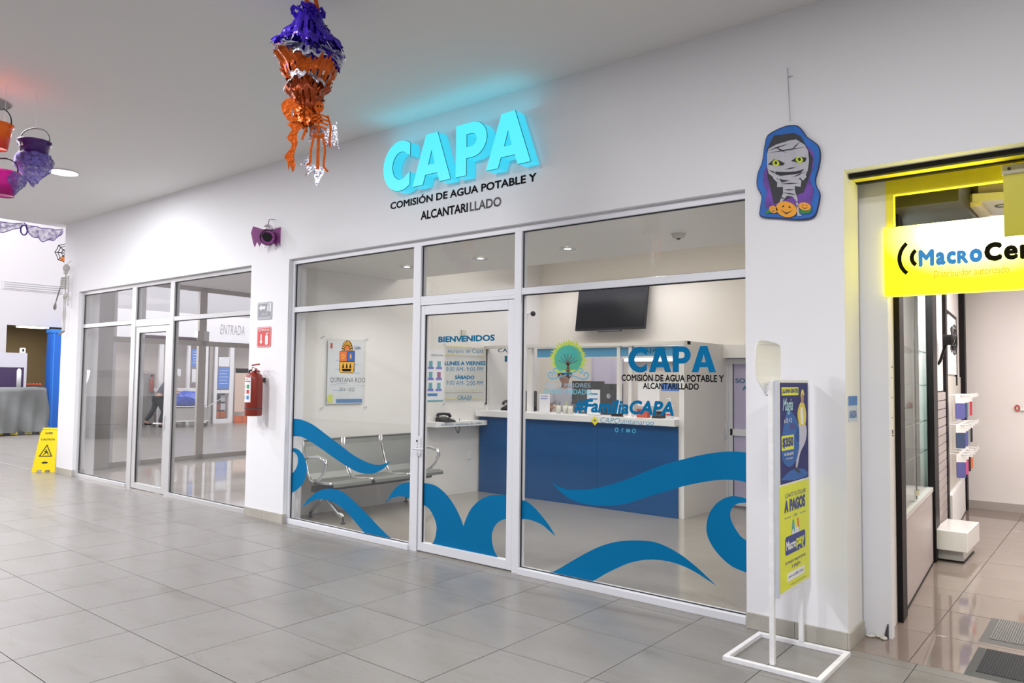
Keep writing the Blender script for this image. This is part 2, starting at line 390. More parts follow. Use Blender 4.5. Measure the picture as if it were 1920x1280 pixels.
for i in range(-37, 15):                                    # tiles outside the frame
    for j in range(-14, 20):
        x0, y0 = OX+i*TX, OY+j*TY
        if (y0+TY/2 > 0 and x0+TX/2 > -10.9) or x0 < -25.5: continue
        if any(seen(x0+a*TX, y0+c*TY) for a in (-.2, 1.2) for c in (-.2, 1.2)) and x0 >= -21: continue
        tile_box(rest, x0, y0, TX, TY)
rest.done('distant_tiles', TILE, mall_floor, kind='stuff')
# side walls and far parts of the mall
bx('wall_right', WALL, None, 6.95, 7.1, -3.0, 0.0, 0, ZC, kind='structure')
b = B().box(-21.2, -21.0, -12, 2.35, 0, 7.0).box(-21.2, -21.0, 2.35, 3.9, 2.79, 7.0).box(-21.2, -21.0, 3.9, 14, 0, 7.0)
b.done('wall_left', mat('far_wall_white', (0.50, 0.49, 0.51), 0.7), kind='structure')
b = B().box(-26, -10.9, 11.6, 11.8, 0, 7.0).box(-26, -11.1, -12.2, -12, 0, 7.0).box(-11.1, -10.9, -12.2, -8.0, 0, 7.0)
b.done('wall_wing', WHITEW, kind='structure')
bx('ceiling', WHITEW, None, -26, -10.87, -12.2, 14, 7.0, 7.15, kind='structure')
bx('wall_fascia', WHITEW, None, -11.1, -10.95, -12, 0.0, ZC+0.02, 7.0, kind='structure')
e5 = struct_root('added_window_frame', (-20.9, -1.35, 0))  # unseen window frame, added round the extra light at the left end
for y in (-4.2, -2.3, -0.4, 1.45): bx('mullion', FRAMES, e5, -21.0, -20.86, y-0.05, y+0.05, 0, 4.0)
for z in (0.5, 4.1): bx('rail', FRAMES, e5, -21.0, -20.86, -4.25, 1.5, z, z+0.08)
# corridor seen through the opening in the far wall
TAN = mat('tan_paint', (0.50, 0.40, 0.26), 0.6)
b = B().box(-25.2, -25.0, 1.0, 6, 0, 3.1).box(-25.0, -21.2, 5.4, 5.6, 0, 3.1).box(-25.0, -21.2, 1.0, 1.2, 0, 3.1)
b.done('wall_passage', TAN, kind='structure')
bx('ceiling', mat('tan_ceiling', (0.5, 0.45, 0.36), 0.8), None, -25.0, -21.2, 1.2, 5.4, 2.95, 3.05, kind='structure')
area((-23.2, 3.4, 2.86), 0.3, 1.6, 26, (1, 0.88, 0.65))
# ---- left vacant unit
bx('floor', mat('glossy_beige_floor', (0.52, 0.48, 0.44), 0.06, var=0.05, vscale=1.5), None, -10.87, -5.35, 0.02, 6.0, -0.1, -0.001, kind='structure')
bx('ceiling', WHITEW, None, -11.6, -5.35, 0.3, 6.0, 3.12, 3.2, kind='structure')
b = B().box(-5.5, -5.4, 0.3, 6, 0, 3.12).box(-11.6, -5.4, 6.0, 6.1, 0, 3.12)
b.done('wall_unit', CREAMW, kind='structure')
def slant(x_of_y, y0, y1, z0, z1, t, b):
    xa, xb = x_of_y(y0), x_of_y(y1)
    b.hexa([(xa-t, y0, z0), (xa, y0, z0), (xb, y1, z0), (xb-t, y1, z0), (xa-t, y0, z1), (xa, y0, z1), (xb, y1, z1), (xb-t, y1, z1)])
UX = lambda y: -10.9-0.12*y
# glazed side wall of the vacant unit
side = struct_root('window_3', (UX(2), 2.0, 0))
b = B(); slant(UX, 0.3, 0.83, 0, 3.12, 0.1, b)
b.done('wall_side', mat('grey_panel', (0.45, 0.44, 0.43), 0.5), kind='structure')
SIDEF = mat('taupe_aluminium', (0.42, 0.39, 0.36), 0.4, metal=0.3)
for y0, y1 in ((0.83, 0.88), (1.29, 1.37), (2.40, 2.55), (3.75, 3.83), (5.1, 5.18)):
    b = B(); slant(UX, y0, y1, 0, 3.12, 0.07, b); b.done('mullion', SIDEF if y0 > 1.5 else FRAME, side)
for z0, z1 in ((0, 0.08), (2.05, 2.14), (3.04, 3.12)):
    b = B(); slant(UX, 0.83, 5.9, z0, z1, 0.06, b); b.done('rail', SIDEF, side)
for y0, y1 in ((0.88, 1.29), (1.37, 2.40), (2.55, 3.75), (3.83, 5.1)):
    b = B(); slant(lambda y: UX(y)-0.03, y0, y1, 0.08, 2.05, 0.006, b); b.done('pane', GLASS, side)
    b = B(); slant(lambda y: UX(y)-0.03, y0, y1, 2.14, 3.04, 0.006, b); b.done('pane', GLASS, side)
b = B(); slant(lambda y: UX(y)-0.075, 1.30, 2.45, 2.13, 2.20, 0.004, b)
b.done('strip_sign', mat('plum', (0.16, 0.06, 0.12), 0.5), side, label='dark plum strip of lettering along the rail')
bx('closer_box', FRAMES, side, UX(2.5)-0.12, UX(2.5)+0.0, 2.38, 2.60, 2.14, 2.32)
# ---- office (CAPA) shell
LX = lambda y: -5.21+0.08*y
GF = mat('polished_beige_floor', (0.35, 0.325, 0.285), 0.14, var=0.06, vscale=1.2)
bx('floor', GF, None, -5.35, 0.3, 0.02, 5.7, -0.1, -0.0005, kind='structure')
b = B(); slant(LX, 0.22, 4.3, 0, 3.35, 0.12, b); b.done('wall_left', CREAMW, kind='structure')
bx('wall_right', CREAMW, None, 0.15, 0.3, 0.3, 5.7, 0, 3.35, kind='structure')
b = B().box(-5.2, -1.98, 4.3, 4.42, 0, 3.35).box(-1.98, 0.2, 4.3, 4.42, 1.80, 3.35).box(-0.95, 0.2, 4.3, 4.42, 0, 1.80)
b.done('wall_rear', CREAM, kind='structure')
bx('trim_1', CREAMW, None, -1.96, 0.15, 4.12, 4.3, 1.80, 1.96, kind='structure')
LAV = mat('white_with_purple_light', (0.66, 0.62, 0.78), 0.6)  # white surfaces tinted with the purple light of the rooms
bx('wall_backroom', LAV, None, -5.0, 0.2, 5.6, 5.7, 0, 2.9, kind='structure')
bx('ceiling', CREAMW, None, -5.3, 0.3, 0.12, 1.65, 2.715, 3.32, kind='structure')
bx('ceiling', CREAMW, None, -5.3, 0.3, 1.65, 5.7, 3.32, 3.4, kind='structure')

# ---- skirting tiles on the pillars
def skirt(x0, x1, y1, n=2, ret=None, parent_name='baseboard_front'):
    r = struct_root(parent_name, ((x0+x1)/2, y1, 0))
    for i in range(n):
        a = x0+(x1-x0)*i/n; c = x0+(x1-x0)*(i+1)/n
        bx('skirting_tile', SKIRT, r, a+0.001, c-0.001, y1-0.014, y1, 0, 0.095, bev=0.0015)
    if ret: bx('skirting_tile', SKIRT, r, x1, x1+0.014, y1-0.014, ret, 0, 0.095, bev=0.0015)
    return r
skirt(-10.87, -10.27, 0.0, 1, 0.03); skirt(-5.64, -4.93, 0.0, 2, 0.03); skirt(0.0, 0.595, 0.0, 2, 0.3)

# ================================================================ STOREFRONT FRAMES
def storefront(name, dname, F, G, xL, xR, m1, m2, dg, zt, hand, jw):
    """F metal, G glass, m1/m2 the two mullions (x0, x1), dg = x-range of the door glass, zt transom z-range"""
    r = struct_root(name, ((xL+xR)/2, 0.07, 0))
    y0, y1 = 0.05, 0.12
    bx('jamb', F, r, xL, xL+jw, y0, y1, 0, 2.745, bev=0.002); bx('jamb', F, r, xR-0.02, xR, y0, y1, 0, 2.745, bev=0.002)
    bx('head_rail', F, r, xL+jw, xR-0.02, y0, y1, 2.695, 2.745, bev=0.002)
    for a, c in (m1, m2): bx('mullion', F, r, a, c, y0-0.004, y1, 0, 2.695, bev=0.002)
    spans = [(xL+jw, m1[0]), (m1[1], m2[0]), (m2[1], xR-0.02)]
    for k, (a, c) in enumerate(spans):
        bx('transom', F, r, a, c, y0, y1, zt[0], zt[1], bev=0.002)
        p = bx('pane', G, r, a, c, 0.077, 0.083, zt[1], 2.695)
        gk = B().box(a, c, 0.067, 0.077, 2.687, 2.695).box(a, c, 0.067, 0.077, zt[1], zt[1]+0.004).box(a, a+0.006, 0.067, 0.077, zt[1], 2.695)
        gk.done('gasket', GASKET, p)
        if k != 1:
            bx('sill', F, r, a, c, y0-0.02, y1, 0.0, 0.05, bev=0.003)
            p = bx('pane', G, r, a, c, 0.077, 0.083, 0.05, zt[0])
            gk = B().box(a, c, 0.067, 0.077, zt[0]-0.008, zt[0]).box(a, c, 0.067, 0.077, 0.05, 0.056).box(a, a+0.008, 0.067, 0.077, 0.05, zt[0])
            gk.done('gasket', GASKET, p)
    d = struct_root(dname, (m1[1], 0.07, 0))
    a, c = m1[1]+0.006, m2[0]-0.006
    b = B().box(a, dg[0], 0.055, 0.105, 0.012, 2.155, bev=0.003).done('stile', F, d)
    b = B().box(dg[1], c, 0.055, 0.105, 0.012, 2.155, bev=0.003).done('stile', F, d)
    bx('top_rail', F, d, dg[0], dg[1], 0.055, 0.105, 2.075, 2.155, bev=0.003)
    bx('bottom_rail', F, d, dg[0], dg[1], 0.055, 0.105, 0.012, 0.085, bev=0.003)
    bx('header', F, r, m1[1], m2[0], y0, y1, 2.16, zt[0], bev=0.002)
    p = bx('pane', G, d, dg[0], dg[1], 0.077, 0.083, 0.085, 2.075)
    gk = B().box(dg[0], dg[1], 0.065, 0.077, 2.067, 2.075).box(dg[0], dg[0]+0.008, 0.065, 0.077, 0.085, 2.075)
    gk.done('gasket', GASKET, p)
    hx = dg[0]-0.04 if hand == 'l' else dg[1]+0.03
    s = 1 if hand == 'l' else -1
    h = B().box(hx-0.02, hx+0.02, 0.046, 0.056, 0.83, 1.0, bev=0.004).done('lock_plate', F, d)
    B().tube([(hx, 0.03, 0.90), (hx, -0.02, 0.90), (hx+s*0.12, -0.022, 0.90)], 0.009, 8).done('door_handle', mat('pale_handle', (0.7, 0.7, 0.75), 0.3), h, smooth=True)
    B().lathe([(0.008, 0.020), (0.008, 0.027)], (hx, 0, 0.965), 10, ax='y').done('keyhole', BLK, h)
    return r, d
win1, door1 = storefront('window_1', 'door_1', FRAME, GLASS, -4.93, 0.0, (-3.088, -2.995), (-1.920, -1.850), (-2.944, -1.987), (2.187, 2.240), 'l', 0.035)
win2, door2 = storefront('window_2', 'door_2', FRAMES, GLASSL, -10.27, -5.64, (-8.62, -8.50), (-7.555, -7.455), (-8.40, -7.66), (2.20, 2.255), 'r', 0.05)
# ---- teal wave decals on the outside of the glass
gy = 0.0765
for k, segs in WAVES.items():
    lp = outline(segs, 4)
    par = door1 if k == 'E' else win1
    lo, hi = (-2.943, -1.988) if k == 'E' else (-4.893, -0.022)
    zlo = 0.088 if k == 'E' else 0.058
    lp = [(min(max(x, lo), hi), max(z, zlo)) for x, z in lp]
    if k in 'D': lp = [(min(x, -3.09), z) for x, z in lp]
    if k in 'F': lp = [(max(x, -1.848), z) for x, z in lp]
    o = B().prism([lp], (0, gy, 0), X3, Z3, -Y3, 0.0008).done('wave_decal', TEAL, par, label='teal vinyl wave')
def ltr(s, x, y, z, h, w, m, parent, name='letter', t=0.0008, y0=gy, shear=0.0):
    """geometric letters in the plane y=y0 facing -y"""
    L = [letter(c) for c in s]; tot = sum(l[1] for l in L)+0.05*(len(s)-1); k = w/tot; cur = x; out = []
    for c, (lps, adv) in zip(s, L):
        l2 = [[(cur+a*k+shear*bb*h, z+bb*h) for a, bb in lp] for lp in lps]
        out.append((l2, cur)); cur += (adv+0.05)*k
        B().prism(l2, (0, y0, 0), X3, Z3, -Y3, t).done(name, m, parent)
    return out
ltr('CAPA', -0.889, 0, 1.577, 0.175, 0.657, TEAL, win1, 'letter')
T = lambda s, m, par, x0, z0, x1, z1, **k: text(s, k.pop('name', 'lettering'), m, par, (x0, k.pop('y', gy-0.0006), z0), X3, Z3, x1-x0, z1-z0, **k)
T('COMISIÓN DE AGUA POTABLE Y', BLACK, win1, -0.946, 1.512, -0.177, 1.571, bold=0.03)
T('ALCANTARILLADO', BLACK, win1, -0.773, 1.459, -0.352, 1.503, bold=0.03)
T('#FamiliaCAPA', TEAL, win1, -1.354, 1.268, -0.535, 1.378, bold=0.04, shear=0.2)
DIAM = mat('yellow_vinyl', (0.75, 0.62, 0.03), 0.5)
B().prism([[(-1.206, 1.218), (-1.171, 1.252), (-1.137, 1.218), (-1.171, 1.184)]], (0, gy, 0), X3, Z3, -Y3, 0.0008).done('diamond_decal', DIAM, win1)
B().prism([[(-1.185, 1.222), (-1.171, 1.212), (-1.157, 1.222), (-1.160, 1.228), (-1.171, 1.221), (-1.182, 1.228)]], (0, gy-0.001, 0), X3, Z3, -Y3, 0.0004).done('check_mark', TEALT, win1)
LTEAL = mat('light_teal_vinyl', (0.05, 0.30, 0.48), 0.5)
T('CAPQuintanaroo', LTEAL, win1, -1.123, 1.200, -0.685, 1.246, shear=0.15)
for k in range(4):
    cx = -0.985+k*0.047
    if k == 1: T('f', LTEAL, win1, cx-0.008, 1.145, cx+0.008, 1.178, bold=0.03)
    else: B().prism([ell(cx, 1.161, 0.017, 0.017, 14), ell(cx, 1.161, 0.009, 0.009, 10)] if k != 2 else [[(cx-0.016, 1.15), (cx+0.016, 1.15), (cx+0.016, 1.173), (cx-0.016, 1.173)]], (0, gy, 0), X3, Z3, -Y3, 0.0008).done('icon_decal', LTEAL, win1)
# tree emblem
GR1 = mat('leaf_yellow_green', (0.50, 0.62, 0.08), 0.6); GR2 = mat('leaf_green', (0.08, 0.42, 0.27), 0.6); GR3 = mat('leaf_teal', (0.05, 0.40, 0.36), 0.6); BRN = mat('trunk_brown', (0.14, 0.07, 0.04), 0.6)
tcx = -1.414
def spiky(cx, cz, rx, rz, n, amp, cut):
    o = []
    for i in range(n*2):
        a = math.radians(-52+284*i/(n*2-1)); r = 1+(amp if i % 2 else -amp)*random.uniform(0.5, 2.4)
        o.append((cx+rx*r*math.cos(a), cz+rz*r*math.sin(a)))
    return o
for m_, rx, rz, cz, amp, lab, yy in ((GR1, 0.155, 0.132, 1.675, 0.07, 'yellow green leaf fringe of the tree emblem', 0), (GR2, 0.128, 0.105, 1.672, 0.04, 'green crown of the tree emblem', 0.0008), (GR3, 0.09, 0.07, 1.695, 0.06, 'teal heart of the tree emblem', 0.0016)):
    B().prism([spiky(tcx, cz, rx, rz, 34, amp, 0)], (0, gy-yy, 0), X3, Z3, -Y3, 0.0007).done('tree_emblem', m_, win1, label=lab)
b = B()
b.prism([[(tcx-0.016, 1.575), (tcx+0.02, 1.575), (tcx+0.012, 1.60), (tcx+0.010, 1.635), (tcx-0.008, 1.635), (tcx-0.010, 1.60)]], (0, gy-0.0026, 0), X3, Z3, -Y3, 0.0006)
for dx, dz in ((-0.09, 0.03), (-0.07, 0.055), (-0.035, 0.075), (0.0, 0.08), (0.035, 0.075), (0.07, 0.055), (0.09, 0.03)):
    b.prism([[(tcx-0.005, 1.628), (tcx+0.005, 1.628), (tcx+dx+0.002, 1.635+dz), (tcx+dx-0.002, 1.635+dz)]], (0, gy-0.0026, 0), X3, Z3, -Y3, 0.0006)
b.done('tree_trunk', BRN, win1)
WV = mat('swirl_blue', (0.12, 0.42, 0.62), 0.5)
b = B()
def band(pts, wd, yy=0.0):
    pts = crom(pts, 5); l, r = [], []
    for i, p in enumerate(pts):
        q0, q1 = pts[max(i-1, 0)], pts[min(i+1, len(pts)-1)]; dx, dz = q1[0]-q0[0], q1[1]-q0[1]; n = math.hypot(dx, dz) or 1
        l.append((p[0]-dz/n*wd/2, p[1]+dx/n*wd/2)); r.append((p[0]+dz/n*wd/2, p[1]-dx/n*wd/2))
    return l, r
def ribbon(b, pts, wd, yp=gy, t=0.0008):
    l, r = band(pts, wd)
    for i in range(len(l)-1):
        b.prism([[l[i], l[i+1], r[i+1], r[i]]], (0, yp, 0), X3, Z3, -Y3, t)
for s in (-1, 1):
    ribbon(b, [(tcx-s*0.02, 1.560), (tcx+s*0.05, 1.545), (tcx+s*0.10, 1.530), (tcx+s*0.15, 1.522), (tcx+s*0.185, 1.545), (tcx+s*0.17, 1.572), (tcx+s*0.145, 1.562), (tcx+s*0.15, 1.545)], 0.009)
    ribbon(b, [(tcx+s*0.01, 1.575), (tcx+s*0.05, 1.570), (tcx+s*0.085, 1.592), (tcx+s*0.115, 1.603), (tcx+s*0.135, 1.585), (tcx+s*0.12, 1.568), (tcx+s*0.105, 1.578)], 0.009)
b.done('swirl_emblem', WV, win1)
T('MÁS Y MEJORES', mat('pale_blue_vinyl', (0.33, 0.52, 0.66), 0.5), win1, -1.630, 1.452, -1.212, 1.500, bold=-0.002)
T('OPORTUNIDADES', mat('aqua_vinyl', (0.16, 0.50, 0.62), 0.5), win1, -1.640, 1.408, -1.198, 1.447, bold=0.014)
# crest on the left pane
ORG = mat('crest_orange', (0.75, 0.16, 0.02), 0.5); BLU = mat('crest_blue', (0.02, 0.10, 0.42), 0.5); YEL = mat('crest_yellow', (0.80, 0.42, 0.02), 0.5)
cx0, cx1, cz0, cz1 = -4.155, -3.922, 1.555, 1.770; cm = (cx0+cx1)/2
B().prism([[(cx0+0.02, cz0), (cx1-0.02, cz0), (cx1, cz0+0.02), (cx1, cz1), (cx0, cz1), (cx0, cz0+0.02)]], (0, gy, 0), X3, Z3, -Y3, 0.0006).done('crest_backing', BLACK, win1)
B().prism([[(cx0+0.005, 1.672), (cm-0.003, 1.672), (cm-0.003, cz1-0.004), (cx0+0.005, cz1-0.004)]], (0, gy-0.001, 0), X3, Z3, -Y3, 0.0004).done('crest_field', ORG, win1)
B().prism([[(cm+0.003, 1.672), (cx1-0.005, 1.672), (cx1-0.005, cz1-0.004), (cm+0.003, cz1-0.004)]], (0, gy-0.001, 0), X3, Z3, -Y3, 0.0004).done('crest_field', BLU, win1)
B().prism([[(cx0+0.012, cz0+0.006), (cx1-0.012, cz0+0.006), (cx1-0.005, 1.664), (cx0+0.005, 1.664)]], (0, gy-0.001, 0), X3, Z3, -Y3, 0.0004).done('crest_field', YEL, win1)
b = B()
for k in (-1, 0, 1): b.prism([[(cm+k*0.055-0.015, 1.605), (cm+k*0.055+0.015, 1.605), (cm+k*0.055+0.004, 1.648), (cm+k*0.055-0.002, 1.655)]], (0, gy-0.0016, 0), X3, Z3, -Y3, 0.0004)
b.prism([[(cm-0.075, 1.597), (cm+0.075, 1.597), (cm+0.06, 1.572), (cm-0.06, 1.572)]], (0, gy-0.0016, 0), X3, Z3, -Y3, 0.0004)
b.done('crest_emblem', BLACK, win1)
b = B().prism([ell(cm-0.058, 1.718, 0.024, 0.024, 12), ell(cm-0.058, 1.718, 0.014, 0.014, 10)], (0, gy-0.0016, 0), X3, Z3, -Y3, 0.0004)
b.prism([ell(cm+0.058, 1.718, 0.014, 0.028, 5)], (0, gy-0.0016, 0), X3, Z3, -Y3, 0.0004); b.done('crest_emblem', YEL, win1)
B().prism([ell(cm, cz1+0.002, 0.086, 0.105, 24, 0, 180)], (0, gy, 0), X3, Z3, -Y3, 0.0006).done('crest_sun', BLACK, win1)
b = B()
for k in range(11):
    a = math.radians(6+168*k/10); c, s = math.cos(a), math.sin(a); w_ = 0.007
    b.prism([[(cm+0.045*c-s*w_*0.6, cz1+0.005+0.055*s+c*w_*0.6), (cm+0.045*c+s*w_*0.6, cz1+0.005+0.055*s-c*w_*0.6), (cm+0.081*c+s*w_, cz1+0.005+0.098*s-c*w_), (cm+0.081*c-s*w_, cz1+0.005+0.098*s+c*w_)]], (0, gy-0.001, 0), X3, Z3, -Y3, 0.0004)
b.done('sun_rays', YEL, win1)
B().prism([ell(cm, cz1+0.005, 0.038, 0.048, 16, 0, 180)], (0, gy-0.001, 0), X3, Z3, -Y3, 0.0004).done('sun_core', ORG, win1)
T('QUINTANA ROO', mat('thin_dark_vinyl', (0.10, 0.10, 0.11), 0.5), win1, -4.294, 1.457, -3.759, 1.512, bold=0.0)
T('GOBIERNO DEL ESTADO', mat('pale_grey_vinyl', (0.42, 0.42, 0.44), 0.5), win1, -4.290, 1.428, -3.765, 1.444, spacing=1.3)
T('2016 • 2022', mat('thin_dark_vinyl', (0.10, 0.10, 0.11), 0.5), win1, -4.148, 1.380, -3.913, 1.415, shear=0.2)
# door lettering
T('BIENVENIDOS', TEALT, door1, -2.792, 1.827, -2.145, 1.880, bold=0.045)
T('Horario de Cajas', TEALT, door1, -2.674, 1.722, -2.271, 1.766, bold=-0.004)
T('LUNES A VIERNES', TEALT, door1, -2.710, 1.627, -2.240, 1.662, bold=0.045)
T('8:00 AM- 9:00 PM', TEALT, door1, -2.690, 1.577, -2.268, 1.614, bold=-0.004)
T('SÁBADO', TEALT, door1, -2.587, 1.510, -2.362, 1.550, bold=0.045)
T('9:00 AM- 2:00 PM', TEALT, door1, -2.687, 1.460, -2.266, 1.498, bold=-0.004)
T('GRAEF', TEALT, door1, -2.552, 1.335, -2.388, 1.374, bold=0.0)
# ================================================================ OFFICE CONTENTS
BLUEP = mat('blue_counter_panel', (0.008, 0.085, 0.26), 0.5, spec=0.1)
t = thing('service_counter', 'long blue fronted reception counter with thick white top', 'counter', (-3.5, 3.3, 0))
lx = -4.935
xs = [lx, -4.1, -3.05, -2.0]
for k in range(3):
    bx('front_panel', BLUEP, t, xs[k]+0.001, xs[k+1]-0.0015, 3.05, 3.07, 0.0, 1.01)
bx('body', CREAMW, t, lx, -2.002, 3.07, 3.45, 0, 1.01)
bx('counter_top', WH, t, lx, -2.002, 2.97, 3.55, 1.012, 1.09, bev=0.004)
# teller screen and booth
t = thing('teller_booth', 'white framed glass teller booth screen with light blue header band', 'booth', (-3.5, 3.2, 1.09))
bx('top_rail', CREAMW, t, LX(3.2), -1.94, 3.16, 3.24, 1.925, 1.965)
for a, c in ((LX(3.2), -4.93), (-4.22, -4.15), (-2.86, -2.82), (-2.70, -2.66)):
    bx('post', CREAMW, t, a, c, 3.17, 3.23, 1.09, 1.925)
bx('window_edge', BLK, t, -4.93, -4.915, 3.165, 3.175, 1.16, 1.92)
for a, c in ((-4.93, -4.22), (-4.15, -2.86), (-2.66, -2.0)):
    bx('pane', GLASS, t, a, c, 3.196, 3.202, 1.16, 1.925)
BAND = mat('light_blue_band', (0.10, 0.36, 0.62), 0.4)  # even light blue strips set across the teller glass
for a, c in ((-4.07, -2.86), (-2.82, -2.70), (-2.66, -2.0)):
    bx('header_band', BAND, t, a, c, 3.188, 3.194, 1.80, 1.91, label='light blue band')
B().box(-2.0, -1.94, 3.08, 4.3, 0, 1.965).done('wall_booth', CREAMW, kind='structure')
T('CAJA', TEALT, t, -4.74, 1.86, -4.46, 1.925, y=3.19, bold=0.012)
T('1', TEALT, t, -4.62, 1.745, -4.575, 1.825, y=3.19, bold=0.012)
T('CAJA 2', TEALT, t, -2.60, 1.830, -2.22, 1.885, y=3.186, bold=0.012)
bx('notice', WH, t, -2.58, -2.30, 3.185, 3.19, 1.22, 1.50)
T('PAGUE AQUÍ POR SU', TEALT, t, -2.62, 1.515, -2.10, 1.545, y=3.184, bold=0.0)
bx('notice', mat('mid_blue_print', (0.10, 0.22, 0.60), 0.5), t, -2.28, -2.04, 3.185, 3.19, 1.40, 1.49)
tube_l = thing('tube_lamp', 'glowing white tube lamp inside the right teller booth', 'lamp', (-2.9, 4.2, 1.74))
bx('lamp_tube', mat('tube_glow', (1, 1, 1), emit=3.5, ecol=(0.93, 0.88, 1.0)), tube_l, -3.35, -2.25, 4.17, 4.20, 1.775, 1.80)
bx('tube_mount', WH, tube_l, -3.37, -2.23, 4.20, 4.30, 1.765, 1.81)
bx('booth_panel', LAV, t, -3.47, -3.43, 3.55, 4.3, 1.0, 1.80)
# door to the back room
d = struct_root('door_3', (-1.5, 4.25, 0))
bx('jamb', FRAME, d, -1.98, -1.92, 4.22, 4.40, 0, 1.79); bx('jamb', FRAME, d, -1.02, -0.95, 4.22, 4.40, 0, 1.79)
bx('head', FRAME, d, -1.92, -1.02, 4.22, 4.40, 1.73, 1.79); bx('mid_rail', FRAME, d, -1.90, -1.02, 4.24, 4.30, 0.86, 0.94)
bx('stile', FRAME, d, -1.92, -1.87, 4.24, 4.30, 0.02, 1.73); bx('bottom_rail', FRAME, d, -1.87, -1.02, 4.24, 4.30, 0.02, 0.12)
bx('pane', mat('purple_lit_pane', (0.52, 0.48, 0.68), 0.25), d, -1.87, -1.02, 4.265, 4.272, 0.94, 1.73)  # opaque pane coloured like the purple light of the room behind
bx('pane', MATS['purple_lit_pane'], d, -1.87, -1.02, 4.265, 4.272, 0.12, 0.86)
bx('gasket', GASKET, d, -1.872, -1.862, 4.258, 4.264, 0.12, 1.73)
T('SOLO PERSONAL', TEALT, d, -1.84, 1.50, -1.07, 1.555, y=4.262, bold=0.012)
T('AUTORIZADO', TEALT, d, -1.755, 1.41, -1.15, 1.465, y=4.262, bold=0.012)
lk = bx('lock_plate', FRAME, d, -1.95, -1.925, 4.20, 4.22, 0.84, 1.02)
B().tube([(-1.937, 4.21, 0.93), (-1.937, 4.17, 0.93), (-1.937, 4.17, 0.80)], 0.008, 6).done('door_handle', CHROME, lk)
# television
t = thing('wall_television', 'black flat television tilted down high on the cream office wall', 'television', (-3.55, 4.2, 2.2))
m = Matrix.Translation((-3.55, 4.16, 2.50)) @ Matrix.Rotation(math.radians(-9), 4, 'X')
b = B().box(-0.55, 0.55, -0.02, 0.02, -0.31, 0.31, bev=0.006); bmesh.ops.transform(b.bm, matrix=m, verts=b.bm.verts); b.done('housing', BLK, t)
b = B().box(-0.535, 0.535, -0.023, -0.0205, -0.285, 0.295); bmesh.ops.transform(b.bm, matrix=m, verts=b.bm.verts); b.done('screen', mat('dark_screen', (0.008, 0.009, 0.011), 0.2, spec=0.15), t)
b = B().box(-0.18, 0.18, -0.015, 0.03, -0.33, -0.31); bmesh.ops.transform(b.bm, matrix=m, verts=b.bm.verts); b.done('speaker_bar', DKG, t)
bx('bracket', DKG, t, -3.7, -3.4, 4.18, 4.3, 2.40, 2.62)
# camera on a bracket
t = thing('security_camera', 'small white wall camera with black lens in the office corner', 'camera', (-4.87, 3.95, 2.4))
B().tube([(-4.885, 4.0, 2.47), (-4.80, 4.0, 2.47), (-4.76, 3.97, 2.46)], 0.012, 8).done('bracket', WH, t)
B().lathe([(0.045, -0.01), (0.045, 0.01)], (-4.885, 4.0, 2.47), 14, ax='x').done('mount', WH, t)
B().ball((-4.73, 3.95, 2.455), 0.038).done('lens_housing', BLK, t, smooth=True)
# wall posters on the slanted left wall
def wallbox(y0, y1, z0, z1, t0, t1, b=None):
    b = b or B(); xa, xb = LX(y0), LX(y1)
    b.hexa([(xa+t0, y0, z0), (xa+t1, y0, z0), (xb+t1, y1, z0), (xb+t0, y1, z0), (xa+t0, y0, z1), (xa+t1, y0, z1), (xb+t1, y1, z1), (xb+t0, y1, z1)])
    return b
WU = Vector((0.08, 1, 0)).normalized()
def wtext(s, m, par, y0, z0, y1, z1, off=0.012, **k):
    return text(s, 'lettering', m, par, (LX(y0)+off, y0, z0), WU, Z3, (y1-y0)*1.003, z1-z0, **k)
ACR = glass_mat('acrylic', tint=(0.97, 0.98, 0.98), gain=0.8)
NAVY = mat('navy_print', (0.03, 0.10, 0.35), 0.5); MIDB = mat('blue_print', (0.08, 0.25, 0.55), 0.5); PAPER = mat('paper_white', (0.82, 0.83, 0.86), 0.6)
LIME = mat('lime_print', (0.70, 0.75, 0.12), 0.5); RED = mat('red_print', (0.55, 0.05, 0.04), 0.5)
t = thing('wall_poster', 'clear framed information poster with yellow dot on the left office wall', 'poster', (LX(0.9), 0.9, 1.18))
wallbox(0.64, 1.19, 1.19, 1.95, 0.020, 0.025).done('acrylic_sheet', ACR, t)
wallbox(0.68, 1.16, 1.21, 1.93, 0.014, 0.018).done('sheet', PAPER, t)
wallbox(0.80, 1.155, 1.22, 1.265, 0.018, 0.0195).done('blue_bar', MIDB, t)
wallbox(0.71, 0.74, 1.84, 1.90, 0.018, 0.0195).done('small_mark', RED, t)
wtext('CAPA', NAVY, t, 1.03, 1.84, 1.12, 1.875, off=0.0205, bold=0.02)
for q, (y, z, h) in enumerate(((0.78, 1.70, .02), (0.78, 1.60, .02), (0.72, 1.50, .02), (0.95, 1.66, .02), (0.98, 1.56, .02), (0.80, 1.44, .02), (0.75, 1.36, .02))):
    wallbox(y, y+0.14, z, z+h*0.4, 0.018, 0.0195).done('print_line', mat('pale_blue_print', (0.45, 0.58, 0.75), 0.5), t)
b = B().lathe([(0.05, 0), (0.05, 0.0015)], (LX(0.73)+0.0185, 0.73, 1.27), 18, ax='x').done('yellow_dot', LIME, t)
for y in (0.62, 1.21):
    for z in (1.17, 1.97): B().lathe([(0.010, 0), (0.010, 0.03)], (LX(y), y, z), 8, ax='x').done('standoff', CHROME, t)
t = thing('wall_poster', 'hand washing steps poster with six small figures beside the door lettering', 'poster', (LX(2.25), 2.25, 1.2))
wallbox(2.10, 2.42, 1.22, 1.88, 0.004, 0.008).done('sheet', PAPER, t)
SK = mat('pale_teal_print', (0.16, 0.42, 0.48), 0.5)
